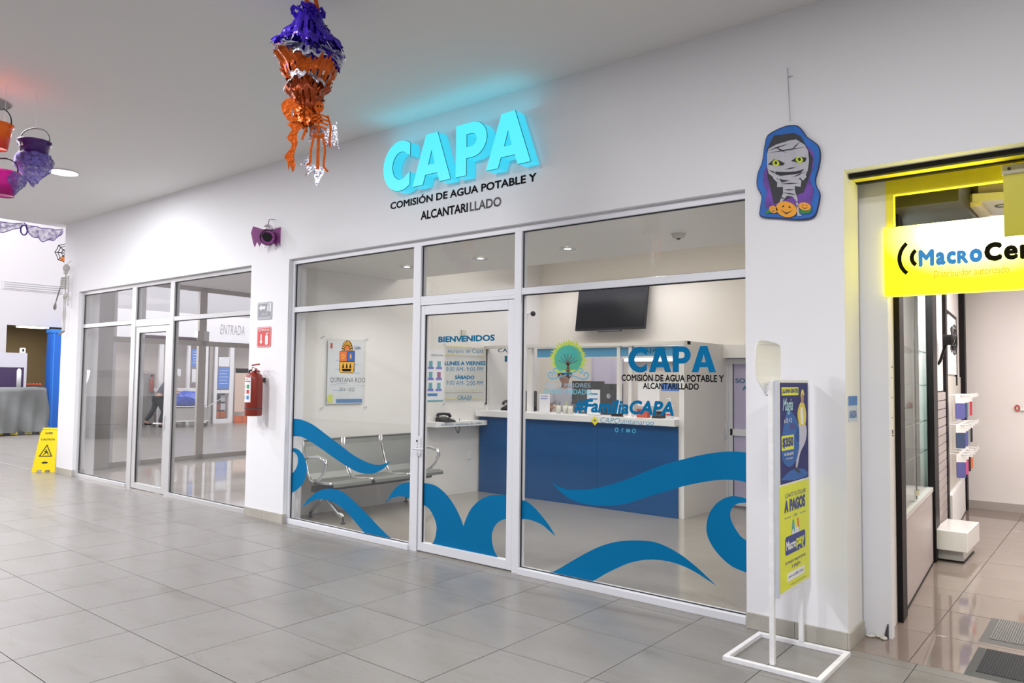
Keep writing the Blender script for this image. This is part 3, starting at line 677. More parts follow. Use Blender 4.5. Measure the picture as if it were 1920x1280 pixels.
for r_ in range(3):
    for c_ in range(2):
        y = 2.15+c_*0.14; z = 1.66-r_*0.14
        f_ = wallbox(y, y+0.10, z-0.03, z, 0.008, 0.0095).done('caption', mat('violet_print', (0.20, 0.22, 0.60), 0.5), t)
        wallbox(y+0.02, y+0.08, z, z+0.075, 0.008, 0.0095).done('figure', [SK, mat('plum_print', (0.35, 0.15, 0.28), 0.5)][(r_ == 1 and c_ == 1)], t)
wallbox(2.12, 2.32, 1.285, 1.32, 0.008, 0.0095).done('blue_bar', MIDB, t)
wallbox(2.10, 2.42, 1.22, 1.235, 0.008, 0.0095).done('teal_edge', SK, t)
wtext('LÁVATE LAS MANOS', DKG, t, 2.2, 1.80, 2.40, 1.825, off=0.011)
t = thing('schedule_board', 'clear board with thin yellow rules behind the opening hours', 'board', (LX(2.8), 2.8, 1.2))
wallbox(2.44, 3.14, 1.20, 1.94, 0.014, 0.020).done('acrylic_sheet', ACR, t)
YR = mat('yellow_rule', (0.72, 0.66, 0.25), 0.5)
for z in (1.93, 1.82, 1.34, 1.25): wallbox(2.44, 3.14, z, z+0.008, 0.020, 0.0215).done('rule', YR, t)
for y in (2.42, 3.16):
    for z in (1.18, 1.96): B().lathe([(0.010, 0), (0.010, 0.03)], (LX(y), y, z), 8, ax='x').done('standoff', CHROME, t)
# phone shelf and phone
t = thing('phone_shelf', 'small white wall shelf with lettering under the desk phone', 'shelf', (LX(2.6)+0.15, 2.6, 0.9))
wallbox(2.12, 3.02, 0.90, 0.96, 0.0, 0.20).done('board', WH, t)
text('Atención telefónica de saldo', 'lettering', TEALT, t, (LX(2.2)+0.202, 2.2, 0.915), WU, Z3, 0.72, 0.028, bold=0.0)
t = thing('desk_phone', 'black desk telephone with curly cord hanging off the shelf', 'telephone', (LX(2.4)+0.12, 2.4, 0.96))
px_, py_ = LX(2.4)+0.12, 2.36
B().hexa([(px_-0.09, py_-0.1, 0.96), (px_+0.09, py_-0.1, 0.96), (px_+0.09, py_+0.1, 0.96), (px_-0.09, py_+0.1, 0.96), (px_-0.09, py_-0.09, 1.02), (px_+0.08, py_-0.09, 0.98), (px_+0.08, py_+0.09, 0.98), (px_-0.09, py_+0.09, 1.02)]).done('base', BLK, t)
B().tube([(px_-0.05, py_-0.10, 1.03), (px_-0.05, py_-0.09, 1.055), (px_-0.04, py_, 1.06), (px_-0.03, py_+0.09, 1.05), (px_-0.03, py_+0.11, 1.02)], [0.024, 0.02, 0.015, 0.02, 0.024], 10).done('handset', BLK, t, smooth=True)
cp = []
for k in range(70):
    s_ = k/69; a = s_*math.pi*2*14
    cx_ = px_+0.03+0.04*math.sin(s_*math.pi); cy_ = py_+0.10+0.12*s_; cz_ = 1.0-0.18*math.sin(s_*math.pi)
    cp.append((cx_+0.008*math.cos(a), cy_+0.004*math.cos(a), cz_+0.008*math.sin(a)))
B().tube(cp, 0.003, 5).done('cord', BLK, t)
t = bx('wall_socket', WH, None, LX(2.9)+0.001, LX(2.9)+0.012, 2.86, 2.93, 0.44, 0.55, bev=0.002, label='white wall socket below the phone shelf', cat='socket')
t = bx('light_switch', WH, None, -1.28, -1.20, 4.285, 4.299, 2.46, 2.60, label='white switch plate high on the cream wall near the right frame', cat='switch')
bx('switch_plate', mat('pale_cream_box', (0.62, 0.60, 0.50), 0.5), None, LX(2.75), LX(2.75)+0.02, 2.72, 2.80, 2.02, 2.16, label='small pale box high on the wall above the welcome lettering', cat='box')

# ---- steel waiting bench
t = thing('waiting_bench', 'three seat perforated steel waiting bench with chrome arms', 'bench', (LX(1.1)+0.4, 1.1, 0))
BX = LX(1.0)
def seat_shell(y0, y1):
    prof = [(0.10, 0.84), (0.085, 0.82), (0.10, 0.76), (0.16, 0.60), (0.20, 0.48), (0.25, 0.415), (0.33, 0.395), (0.48, 0.405), (0.58, 0.42), (0.62, 0.40), (0.625, 0.375)]
    b = B(); bm = b.bm
    r1 = []; 
    for yy in (y0, y1):
        r1.append([bm.verts.new((BX+0.02+x, yy, z)) for x, z in prof])
    for i in range(len(prof)-1): bm.faces.new((r1[0][i], r1[0][i+1], r1[1][i+1], r1[1][i]))
    bmesh.ops.recalc_face_normals(bm, faces=bm.faces)
    bmesh.ops.solidify(bm, geom=bm.faces[:], thickness=0.012)
    return b
sy = [0.27, 0.82, 1.37, 1.92]
for k in range(3):
    s_ = seat_shell(sy[k]+0.025, sy[k+1]-0.025).done('seat', STEELM, t, smooth=False)
    for yy in (sy[k]+0.02, sy[k+1]-0.02):
        B().tube([(BX+0.11, yy, 0.84), (BX+0.115, yy, 0.76), (BX+0.175, yy, 0.60), (BX+0.215, yy, 0.48), (BX+0.265, yy, 0.415), (BX+0.35, yy, 0.40), (BX+0.62, yy, 0.415)], 0.014, 8).done('edge_tube', CHROME, s_, smooth=True)
bx('beam', DKG, t, BX+0.33, BX+0.41, 0.25, 1.95, 0.31, 0.375)
for yy in (0.27, 1.92):
    B().tube([(BX+0.16, yy, 0.62), (BX+0.24, yy, 0.665), (BX+0.42, yy, 0.675), (BX+0.53, yy, 0.645), (BX+0.55, yy, 0.60), (BX+0.50, yy, 0.50), (BX+0.42, yy, 0.43), (BX+0.36, yy, 0.40)], [0.014, 0.016, 0.02, 0.022, 0.02, 0.016, 0.015, 0.015], 10).done('armrest', CHROME, t, smooth=True)
for yy in (0.40, 1.80):
    lg = B()
    lg.tube([(BX+0.37, yy, 0.33), (BX+0.37, yy, 0.26), (BX+0.30, yy, 0.20), (BX+0.17, yy, 0.10), (BX+0.12, yy, 0.05)], [0.03, 0.026, 0.022, 0.02, 0.02], 10)
    lg.tube([(BX+0.37, yy, 0.26), (BX+0.46, yy, 0.19), (BX+0.60, yy, 0.10), (BX+0.68, yy, 0.07)], [0.026, 0.022, 0.02, 0.02], 10)
    lo = lg.done('leg', CHROME, t, smooth=True)
    for fx in (BX+0.12, BX+0.68):
        B().lathe([(0.026, 0.0), (0.026, 0.012), (0.010, 0.02), (0.010, 0.07)], (fx, yy, 0), 12).done('foot', DKG, lo)

# ---- downlights of the office, smoke detector
GLOW = mat('lamp_glow', (1, 1, 1), emit=9.0, ecol=(1, 0.98, 0.95))
for q, (x, y) in enumerate(((-4.13, 0.93), (-3.10, 0.96), (-2.07, 1.00))):
    t = thing('ceiling_downlight', ['round recessed downlight above the left office pane', 'round recessed downlight above the office door', 'round recessed downlight above the right office pane, largest of the row'][q], 'lamp', (x, y, 2.70), group='downlights in the office ceiling')
    B().lathe([(0.075, 0), (0.078, 0.01), (0.031, 0.007)], (x, y, 2.701), 24, cap=False).done('rim', WH, t)
    B().lathe([(0.030, 0), (0.030, 0.002)], (x, y, 2.708), 20).done('lamp_disc', GLOW, t)
t = thing('smoke_detector', 'small white round smoke detector on the office ceiling', 'detector', (-0.95, 0.97, 2.68))
B().lathe([(0.03, -0.035), (0.05, -0.028), (0.055, -0.005), (0.062, 0.0)], (-0.95, 0.97, 2.714), 20).done('housing', mat('aged_white', (0.65, 0.63, 0.58), 0.5), t, smooth=True)
B().lathe([(0.012, -0.045), (0.02, -0.035)], (-0.95, 0.97, 2.714), 10).done('sensor', DKG, t)

# ---- things on the counter
t = thing('paper_holder', 'white leaflet stand at the left end of the counter', 'stand', (-3.85, 3.08, 1.09))
bx('sheet', PAPER, t, -3.93, -3.77, 3.06, 3.066, 1.10, 1.33); bx('base', ACR, t, -3.93, -3.77, 3.03, 3.10, 1.091, 1.10)
for z in (1.30, 1.27): bx('print_line', MATS['violet_print'], t, -3.91, -3.80, 3.057, 3.059, z, z+0.008)
t = thing('paper_holder', 'white notice card with blue lines in front of the monitor', 'stand', (-3.12, 3.06, 1.09))
bx('sheet', PAPER, t, -3.20, -3.02, 3.05, 3.056, 1.10, 1.40); bx('base', ACR, t, -3.20, -3.02, 3.02, 3.09, 1.091, 1.10)
for z in (1.34, 1.28): bx('print_line', MIDB, t, -3.17, -3.05, 3.047, 3.049, z, z+0.016)
t = thing('desktop_monitor', 'dark computer monitor seen from behind in the teller booth', 'monitor', (-3.40, 3.5, 1.09))
bx('screen_back', DKG, t, -3.68, -3.20, 3.42, 3.45, 1.20, 1.50, bev=0.006); bx('stand_neck', DKG, t, -3.47, -3.41, 3.44, 3.47, 1.09, 1.22); bx('stand_foot', DKG, t, -3.54, -3.34, 3.38, 3.54, 1.091, 1.10)
t = thing('computer_tower', 'dark grey computer tower behind the glass with round badge', 'computer', (-3.15, 3.42, 1.09))
bx('case', DKG, t, -3.165, -2.99, 3.30, 3.54, 1.091, 1.47, bev=0.005); B().lathe([(0.03, 0), (0.03, 0.004)], (-3.05, 3.295, 1.32), 16, ax='y').done('badge', CHROME, t)
t = thing('desk_phone', 'black desk telephone on the counter behind the first window', 'telephone', (-4.62, 3.3, 1.09))
B().hexa([(-4.74, 3.26, 1.091), (-4.50, 3.26, 1.091), (-4.50, 3.42, 1.091), (-4.74, 3.42, 1.091), (-4.74, 3.27, 1.12), (-4.50, 3.27, 1.12), (-4.50, 3.41, 1.17), (-4.74, 3.41, 1.17)]).done('base', BLK, t)
B().tube([(-4.73, 3.3, 1.17), (-4.73, 3.32, 1.20), (-4.73, 3.38, 1.215), (-4.73, 3.41, 1.18)], [0.022, 0.018, 0.018, 0.022], 8).done('handset', BLK, t, smooth=True)
t = thing('card_printer', 'black boxy receipt printer at the edge of the first window', 'printer', (-4.33, 3.35, 1.09))
bx('case', BLK, t, -4.43, -4.26, 3.27, 3.45, 1.091, 1.36, bev=0.01); bx('paper_slot', WH, t, -4.40, -4.29, 3.30, 3.34, 1.355, 1.363)
t = thing('sanitizer_bottle', 'clear pump bottle of hand gel with white pump at the counter end', 'bottle', (-2.10, 3.06, 1.09))
B().lathe([(0.034, 0), (0.036, 0.01), (0.036, 0.13), (0.03, 0.155), (0.014, 0.165), (0.014, 0.18)], (-2.10, 3.06, 1.09), 16).done('bottle_body', mat('clear_gel', (0.75, 0.76, 0.80), 0.15), t, smooth=True)
B().tube([(-2.10, 3.06, 1.27), (-2.10, 3.06, 1.32), (-2.14, 3.05, 1.315)], [0.012, 0.008, 0.006], 8).done('pump', WH, t)
bx('label', RED, t, -2.125, -2.075, 3.02, 3.0235, 1.13, 1.15)
t = thing('red_box', 'small red box on the counter behind the hashtag lettering', 'box', (-2.45, 3.08, 1.09))
bx('carton', mat('red_carton', (0.55, 0.09, 0.05), 0.5), t, -2.52, -2.38, 3.05, 3.12, 1.091, 1.18); bx('lid', RED, t, -2.522, -2.378, 3.048, 3.122, 1.175, 1.187)
t = thing('card_terminal', 'black payment terminal beside the red box', 'terminal', (-2.25, 3.08, 1.09))
B().hexa([(-2.31, 3.02, 1.091), (-2.20, 3.02, 1.091), (-2.20, 3.15, 1.091), (-2.31, 3.15, 1.091), (-2.31, 3.03, 1.12), (-2.20, 3.03, 1.12), (-2.20, 3.14, 1.17), (-2.31, 3.14, 1.17)]).done('case', BLK, t)
bx('screen', mat('grey_lcd', (0.3, 0.33, 0.3), 0.3), t, -2.29, -2.22, 3.10, 3.13, 1.165, 1.17)
t = thing('stapler', 'small black stapler on the counter below the hashtag', 'stapler', (-2.75, 3.04, 1.09))
B().hexa([(-2.84, 3.02, 1.091), (-2.70, 3.02, 1.091), (-2.70, 3.05, 1.091), (-2.84, 3.05, 1.091), (-2.84, 3.022, 1.115), (-2.70, 3.022, 1.135), (-2.70, 3.048, 1.135), (-2.84, 3.048, 1.115)]).done('arm', BLK, t)
bx('base', DKG, t, -2.85, -2.69, 3.015, 3.055, 1.0905, 1.097)
t = thing('cup_set', 'clear plastic cups clustered on the counter by the leaflets', 'cup', (-3.6, 3.1, 1.09), )
bpy.data.objects.remove(t)
for q, (x, y) in enumerate(((-3.66, 3.10), (-3.57, 3.12), (-3.48, 3.10))):
    t = thing('pen_cup', ['clear cup with pens nearest the leaflet stand', 'clear cup in the middle of the three on the counter', 'clear cup nearest the monitor'][q], 'cup', (x, y, 1.09), group='clear cups on the counter')
    B().lathe([(0.028, 0), (0.036, 0.10), (0.034, 0.10), (0.026, 0.004)], (x, y, 1.091), 14).done('cup_body', mat('clear_cup', (0.62, 0.62, 0.55), 0.2), t, smooth=True)
    b = B()
    b.tube([(x, y, 1.10), (x+0.02, y, 1.10+0.14)], 0.004, 6); b.done('pen', [NAVY, LIME, DKG][q], t)

# ================================================================ PEOPLE
SKIN = mat('skin', (0.50, 0.27, 0.18), 0.55); HAIR = mat('dark_hair', (0.015, 0.012, 0.012), 0.6)
def skinned(name, verts, edges, radii, m, parent, root=0, sub=2, label=None):
    me = bpy.data.meshes.new(name); me.from_pydata([Vector(v) for v in verts], edges, []); me.materials.append(m)
    o = bpy.data.objects.new(name, me); COL.objects.link(o); o.parent = parent
    md = o.modifiers.new('skin', 'SKIN'); md.use_smooth_shade = True
    sv = me.skin_vertices[0].data if me.skin_vertices else None
    if sv is None:
        me.attributes.new('skin', 'FLOAT', 'POINT')
    for i, r in enumerate(radii):
        sv[i].radius = r if isinstance(r, tuple) else (r, r)
        sv[i].use_root = (i == root)
    s = o.modifiers.new('sub', 'SUBSURF'); s.levels = sub; s.render_levels = sub
    if label: o['label'] = label
    return o
def person(label, loc, rz, J, shirt, pants, shoe, mask=None, hairm=HAIR, group=None):
    """J: joint positions, local frame, facing +x"""
    t = thing('person', label, 'person', (0, 0, 0), group)
    j = {k: Vector(v) for k, v in J.items()}
    V, E, R = [], [], []
    def add(p, r): V.append(Vector(p)); R.append(r); return len(V)-1
    def chain(start, pts):
        a = start
        for p, r in pts:
            i = add(p, r); E.append((a, i)); a = i
        return a
    hip = add(j['hip'], (0.13, 0.10))
    ch = chain(hip, [(j['hip'].lerp(j['neck'], 0.45), (0.115, 0.09)), (j['hip'].lerp(j['neck'], 0.80), (0.14, 0.095)), (j['neck'], 0.055)])
    chest = ch-1
    top = chain(ch, [(j['neck'].lerp(j['head'], 0.45), 0.05), (j['head']+Vector((0.01, 0, -0.03)), (0.075, 0.085)), (j['head']+Vector((0, 0, 0.07)), (0.08, 0.09))])
    for s in 'lr':
        sh = j['sh'+s]
        a = chain(chest, [(sh, 0.055), (sh.lerp(j['el'+s], 0.5), 0.047), (j['el'+s], 0.04), (j['el'+s].lerp(j['ha'+s], 0.5), 0.036), (j['ha'+s], 0.026)])
        d = (j['ha'+s]-j['el'+s]).normalized()
        palm = chain(a, [(j['ha'+s]+d*0.05, (0.030, 0.022))])
        sd = d.cross(Z3).normalized() if abs(d.z) < 0.95 else Y3
        for f in range(4):
            off = sd*(f-1.5)*0.017
            chain(palm, [(V[palm]+d*0.035+off, 0.009), (V[palm]+d*(0.065+0.008*(1 if f in (1, 2) else 0))+off-Z3*0.012, 0.007)])
        chain(a, [(j['ha'+s]+d*0.02+sd*0.035, 0.010), (j['ha'+s]+d*0.055+sd*0.048, 0.008)])
        hj = j['hip']+Vector((0, 0.09 if s == 'l' else -0.09, -0.06))
        chain(hip, [(hj, 0.085), (hj.lerp(j['kn'+s], 0.5), 0.078), (j['kn'+s], 0.055), (j['kn'+s].lerp(j['fo'+s], 0.45), 0.052), (j['fo'+s]+Vector((0, 0, 0.02)), 0.036), (j['fo'+s]+Vector((0.10, 0, -0.035)), (0.036, 0.03)), (j['fo'+s]+Vector((0.17, 0, -0.04)), (0.03, 0.022))])
    skinned('body', V, E, R, SKIN, t, 0)
    # clothing shells
    def cl(name, pts, m, root=0):
        vs, es, rr = [], [], []
        for c in pts:
            prev = None
            for p, r in c:
                p = Vector(p); k = next((i for i, q in enumerate(vs) if (q-p).length < 1e-6), None)
                if k is None: vs.append(p); rr.append(r); k = len(vs)-1
                if prev is not None: es.append((prev, k))
                prev = k
        return skinned(name, vs, es, rr, m, t, root)
    hp, nk = j['hip'], j['neck']; mid, chp = hp.lerp(nk, 0.45), hp.lerp(nk, 0.80)
    arms = [[(chp, (0.155, 0.112)), (j['sh'+s], 0.068), (j['sh'+s].lerp(j['el'+s], 0.45), 0.062), (j['sh'+s].lerp(j['el'+s], 0.72), 0.060)] for s in 'lr']
    cl('shirt', [[(hp, (0.15, 0.118)), (mid, (0.132, 0.108)), (chp, (0.155, 0.112)), (hp.lerp(nk, 0.93), 0.075)]]+arms, shirt)
    legs = []
    for s in 'lr':
        hj = hp+Vector((0, 0.09 if s == 'l' else -0.09, -0.06))
        legs.append([(hp, (0.148, 0.115)), (hj, 0.098), (hj.lerp(j['kn'+s], 0.5), 0.09), (j['kn'+s], 0.07), (j['kn'+s].lerp(j['fo'+s], 0.5), 0.065), (j['fo'+s]+Vector((0, 0, 0.06)), 0.058)])
    cl('trousers', legs, pants)
    for s in 'lr':
        f = j['fo'+s]
        cl('shoe', [[(f+Vector((-0.03, 0, -0.02)), 0.045), (f+Vector((0.06, 0, -0.035)), (0.045, 0.034)), (f+Vector((0.17, 0, -0.045)), (0.042, 0.028))]], shoe)
    h = j['head']
    B().ball(h+Vector((-0.025, 0, 0.05)), 0.108, 1.05, 0.92, 0.98, 16).done('hair', hairm, t, smooth=True)
    fc = h+Vector((0.075, 0, 0))
    for s in (-1, 1):
        B().ball(fc+Vector((0.012, s*0.032, 0.035)), 0.011, 0.6, 1.2, 0.8, 8).done('eye', BLK, t)
        B().ball(h+Vector((0.0, s*0.085, 0.01)), 0.03, 0.7, 0.35, 1.1, 8).done('ear', SKIN, t, smooth=True)
    B().ball(fc+Vector((0.022, 0, 0.005)), 0.016, 1, 0.8, 1.5, 8).done('nose', SKIN, t, smooth=True)
    B().ball(fc+Vector((0.012, 0, -0.035)), 0.02, 0.4, 1.2, 0.3, 8).done('mouth', mat('lips', (0.4, 0.13, 0.11), 0.5), t)
    if mask: B().ball(fc+Vector((-0.01, 0, -0.022)), 0.06, 0.8, 1.15, 0.95, 14).done('face_mask', mask, t, smooth=True)
    t.location = loc; t.rotation_euler = (0, 0, rz)
    return t
GSH = mat('charcoal_shirt', (0.05, 0.06, 0.09), 0.8); DPN = mat('black_trousers', (0.02, 0.022, 0.03), 0.8)
base = dict(hip=(0, 0, 0.93), neck=(0.04, 0, 1.42), head=(0.08, 0, 1.58), shl=(0.03, 0.17, 1.36), shr=(0.03, -0.17, 1.36))
# clerk: standing at the counter, one forearm raised to the left
J = dict(base, ell=(0.12, 0.24, 1.12), hal=(0.26, 0.28, 1.24), elr=(0.10, -0.24, 1.10), har=(0.28, -0.10, 1.14), knl=(0.03, 0.10, 0.50), knr=(0.0, -0.10, 0.50), fol=(0, 0.11, 0.075), **{'for': (0, -0.11, 0.075)})
J['head'] = (0.11, 0, 1.56)
person('dark haired clerk in a pale shirt behind the teller glass', (-3.98, 3.75, 0.0), math.radians(-80), J, mat('pale_shirt', (0.62, 0.62, 0.70), 0.8), DPN, BLK)
# two people pushing a cart across the far hall
J = dict(base, hip=(-0.10, 0, 0.88), neck=(0.14, 0, 1.33), head=(0.24, 0, 1.45), shl=(0.10, 0.16, 1.27), shr=(0.10, -0.16, 1.27), ell=(0.20, 0.20, 1.02), hal=(0.42, 0.20, 0.98), elr=(0.18, -0.20, 1.02), har=(0.42, -0.18, 0.98), knl=(-0.20, 0.10, 0.50), fol=(-0.40, 0.10, 0.13), knr=(0.05, -0.09, 0.47), **{'for': (-0.05, -0.09, 0.075)})
MASK = mat('black_mask', (0.01, 0.01, 0.012), 0.7)
YAW = math.radians(72)
person('person in dark shirt and trousers leaning forward, striding behind the cart', (-19.75, 5.93, 0), YAW, J, GSH, DPN, BLK)
J2 = dict(J, hip=(0.0, 0, 0.90), neck=(0.10, 0, 1.36), head=(0.16, 0, 1.49), knl=(0.02, 0.10, 0.48), fol=(0.0, 0.10, 0.075), shl=(0.08, 0.16, 1.30), shr=(0.08, -0.16, 1.30), ell=(0.16, 0.20, 1.05), elr=(0.16, -0.20, 1.05))
person('person with black face mask standing beside the blue cart load', (-20.30, 6.36, 0), YAW, J2, GSH, mat('brown_trousers', (0.12, 0.07, 0.05), 0.8), BLK, mask=MASK)
# cart with blue bundle
t = thing('platform_cart', 'flat wire trolley loaded with a glossy blue plastic bundle', 'cart', (0, 0, 0))
CH2 = mat('cart_metal', (0.55, 0.55, 0.56), 0.3, metal=0.7)
b = B()
for x in (0.0, 0.95):
    for y in (-0.28, 0.28): b.tube([(x, y, 0.16), (x, y, 0.62)], 0.014, 6)
for z in (0.18, 0.60):
    b.tube([(0, -0.28, z), (0.95, -0.28, z), (0.95, 0.28, z), (0, 0.28, z), (0, -0.28, z)], 0.014, 6)
b.done('frame', CH2, t)
b = B()
for k in range(9): b.tube([(0.10+k*0.09, -0.28, 0.18), (0.10+k*0.09, 0.28, 0.18)], 0.006, 5)
b.done('deck_wires', CH2, t)
bx('deck', mat('cart_deck', (0.40, 0.38, 0.36), 0.5), t, 0.02, 0.93, -0.27, 0.27, 0.19, 0.56)
for x in (0.08, 0.87):
    for y in (-0.24, 0.24): B().lathe([(0.06, -0.014), (0.06, 0.014)], (x, y, 0.06), 14, ax='y').done('wheel', DKG, t)
B().tube([(0, -0.28, 0.6), (-0.12, -0.28, 0.92), (-0.12, 0.28, 0.92), (0, 0.28, 0.6)], 0.014, 6).done('push_handle', CH2, t)
B().tube([(0.95, -0.2, 0.60), (1.35, -0.2, 0.85)], 0.010, 6).done('rod', CH2, t)
t.location = (-19.65, 6.20, 0); t.rotation_euler = (0, 0, YAW)
bb = B(); bb.ball((0, 0, 0), 1, 0.46, 0.32, 0.27, 22)
for v in bb.bm.verts:
    n_ = math.sin(v.co.x*13)*math.cos(v.co.y*17+v.co.z*11)*0.05+math.sin(v.co.z*21+v.co.x*7)*0.03
    v.co *= 1+n_; v.co.z = max(v.co.z, -0.16)
o = bb.done('blue_bundle', mat('blue_plastic', (0.01, 0.06, 0.42), 0.15, bump=0.6, bscale=12), None)
o['label'] = 'crumpled shiny blue plastic bundle lying on the trolley'; o['category'] = 'bundle'; o.location = (-19.52, 6.58, 0.79); o.rotation_euler = (0, 0, YAW)
# ================================================================ SIGNS ON THE MALL WALL
t = thing('illuminated_sign', 'glowing cyan channel letters reading CAPA above the office storefront', 'sign', (-2.5, -0.06, 3.18))
CY = mat('cyan_face', (0.02, 0.08, 0.10), 0.4, emit=1.0, ecol=(0.085, 0.84, 0.98)); CYS = mat('cyan_return', (0.01, 0.06, 0.08), 0.4, emit=1.0, ecol=(0.045, 0.62, 0.84)); CYE = mat('dark_cyan_edge', (0.0, 0.05, 0.08), 0.4)
for ch, x0, x1 in (('C', -3.32, -2.965), ('A', -2.943, -2.485), ('P', -2.425, -2.093), ('A', -2.092, -1.640)):
    lps, adv = letter(ch); k = (x1-x0)/adv; z0, hh = 3.182, 0.432
    l2 = [[(x0+a*k, z0+bb*hh) for a, bb in lp] for lp in lps]
    L = B().prism(l2, (0, -0.118, 0), X3, Z3, -Y3, 0.006).done('letter', CY, t)
    B().prism(l2, (0, -0.010, 0), X3, Z3, -Y3, 0.106).done('letter_return', CYS, L)
    b = B()
    for lp in l2:
        n = len(lp)
        for i in range(n):
            p, q = lp[i], lp[(i+1) % n]
            b.tube([(p[0], -0.117, p[1]), (q[0], -0.117, q[1])], 0.0036, 4, cap=False)
    b.done('trim_edge', CYE, L)
area((-2.5, -0.16, 3.63), 1.7, 0.25, 0.9, (0.08, 0.80, 1.0), (math.radians(180), 0, 0))
t = thing('wall_lettering', 'black vinyl wording in two lines under the glowing letters', 'sign', (-2.5, -0.001, 2.9))
text('COMISIÓN DE AGUA POTABLE Y', 'lettering', BLACK, t, (-3.363, -0.0015, 3.060), X3, Z3, 1.690, 0.083, bold=0.032)
text('ALCANTARI', 'lettering', BLACK, t, (-2.959, -0.0015, 2.912), X3, Z3, 0.565, 0.080, bold=0.032)
text('LLADO', 'lettering', mat('worn_black_vinyl', (0.07, 0.07, 0.08), 0.6, var=0.7, vscale=18), t, (-2.372, -0.0015, 2.912), X3, Z3, 0.344, 0.080, bold=0.026, label='worn grey letters')
# exit-route sign and extinguisher sign
def round_rect(x0, z0, x1, z1, r, n=4):
    o = []
    for cx, cz, a0 in ((x1-r, z0+r, -90), (x1-r, z1-r, 0), (x0+r, z1-r, 90), (x0+r, z0+r, 180)):
        o += [(cx+r*math.cos(math.radians(a0+90*i/n)), cz+r*math.sin(math.radians(a0+90*i/n))) for i in range(n+1)]
    return o
def wall_sign(label, x0, x1, z0, z1, m, kind):
    t = thing('safety_sign', label, 'sign', ((x0+x1)/2, -0.004, z0))
    B().prism([round_rect(x0, z0, x1, z1, 0.02)], (0, -0.0005, 0), X3, Z3, -Y3, 0.004).done('plate', m, t)
    W_ = mat('sign_white', (0.75, 0.75, 0.78), 0.5)
    B().prism([round_rect(x0+0.008, z0+0.008, x1-0.008, z1-0.008, 0.014), round_rect(x0+0.013, z0+0.013, x1-0.013, z1-0.013, 0.011)], (0, -0.0045, 0), X3, Z3, -Y3, 0.0006).done('border', W_, t)
    y = -0.005; cx = (x0+x1)/2
    if kind == 'exit':
        zc = z0+0.13
        B().prism([[(x0+0.03, zc), (x0+0.075, zc+0.035), (x0+0.075, zc+0.016), (x0+0.15, zc+0.016), (x0+0.15, zc-0.016), (x0+0.075, zc-0.016), (x0+0.075, zc-0.035)]], (0, -0.0045, 0), X3, Z3, -Y3, 0.0006).done('arrow', W_, t)
        b = B(); fx = x1-0.075
        b.prism([ell(fx, zc+0.034, 0.010, 0.010, 10)], (0, -0.0045, 0), X3, Z3, -Y3, 0.0006)
        b.prism([[(fx-0.012, zc+0.02), (fx+0.014, zc+0.02), (fx+0.012, zc-0.01), (fx+0.012, zc-0.045), (fx+0.002, zc-0.045), (fx-0.002, zc-0.015), (fx-0.012, zc-0.045), (fx-0.020, zc-0.042), (fx-0.012, zc-0.01)]], (0, -0.0045, 0), X3, Z3, -Y3, 0.0006)
        b.prism([[(fx+0.028, zc-0.045), (fx+0.055, zc-0.045), (fx+0.055, zc+0.045), (fx+0.028, zc+0.045)]], (0, -0.0045, 0), X3, Z3, -Y3, 0.0006)
        b.done('pictogram', W_, t)
        text('RUTA DE', 'lettering', W_, t, (cx-0.055, y-0.0006, z0+0.048), X3, Z3, 0.11, 0.022, bold=0.01)
        text('EVACUACIÓN', 'lettering', W_, t, (cx-0.105, y-0.0006, z0+0.018), X3, Z3, 0.21, 0.024, bold=0.01)
    else:
        text('EXTINTOR', 'lettering', W_, t, (x0+0.03, y-0.0006, z1-0.045), X3, Z3, x1-x0-0.06, 0.022, bold=0.02)
        ax = x0+0.08; zm = z0+0.085
        B().prism([[(ax, z0+0.03), (ax+0.03, z0+0.065), (ax+0.011, z0+0.065), (ax+0.011, z0+0.14), (ax-0.011, z0+0.14), (ax-0.011, z0+0.065), (ax-0.03, z0+0.065)]], (0, -0.0045, 0), X3, Z3, -Y3, 0.0006).done('arrow', W_, t)
        b = B(); ex = x1-0.08
        b.prism([round_rect(ex-0.026, z0+0.025, ex+0.026, z0+0.125, 0.012)], (0, -0.0045, 0), X3, Z3, -Y3, 0.0006)
        b.prism([[(ex-0.010, z0+0.128), (ex+0.01, z0+0.128), (ex+0.01, z0+0.14), (ex+0.035, z0+0.148), (ex+0.035, z0+0.156), (ex-0.010, z0+0.15)]], (0, -0.0045, 0), X3, Z3, -Y3, 0.0006)
        b.done('pictogram', W_, t)
wall_sign('grey evacuation route sign with white arrow on the pillar', -5.49, -5.215, 2.126, 2.315, mat('sign_grey', (0.27, 0.28, 0.32), 0.5), 'exit')
wall_sign('red fire extinguisher sign with white pictogram on the pillar', -5.485, -5.222, 1.829, 2.047, mat('sign_red', (0.62, 0.07, 0.07), 0.5), 'ext')
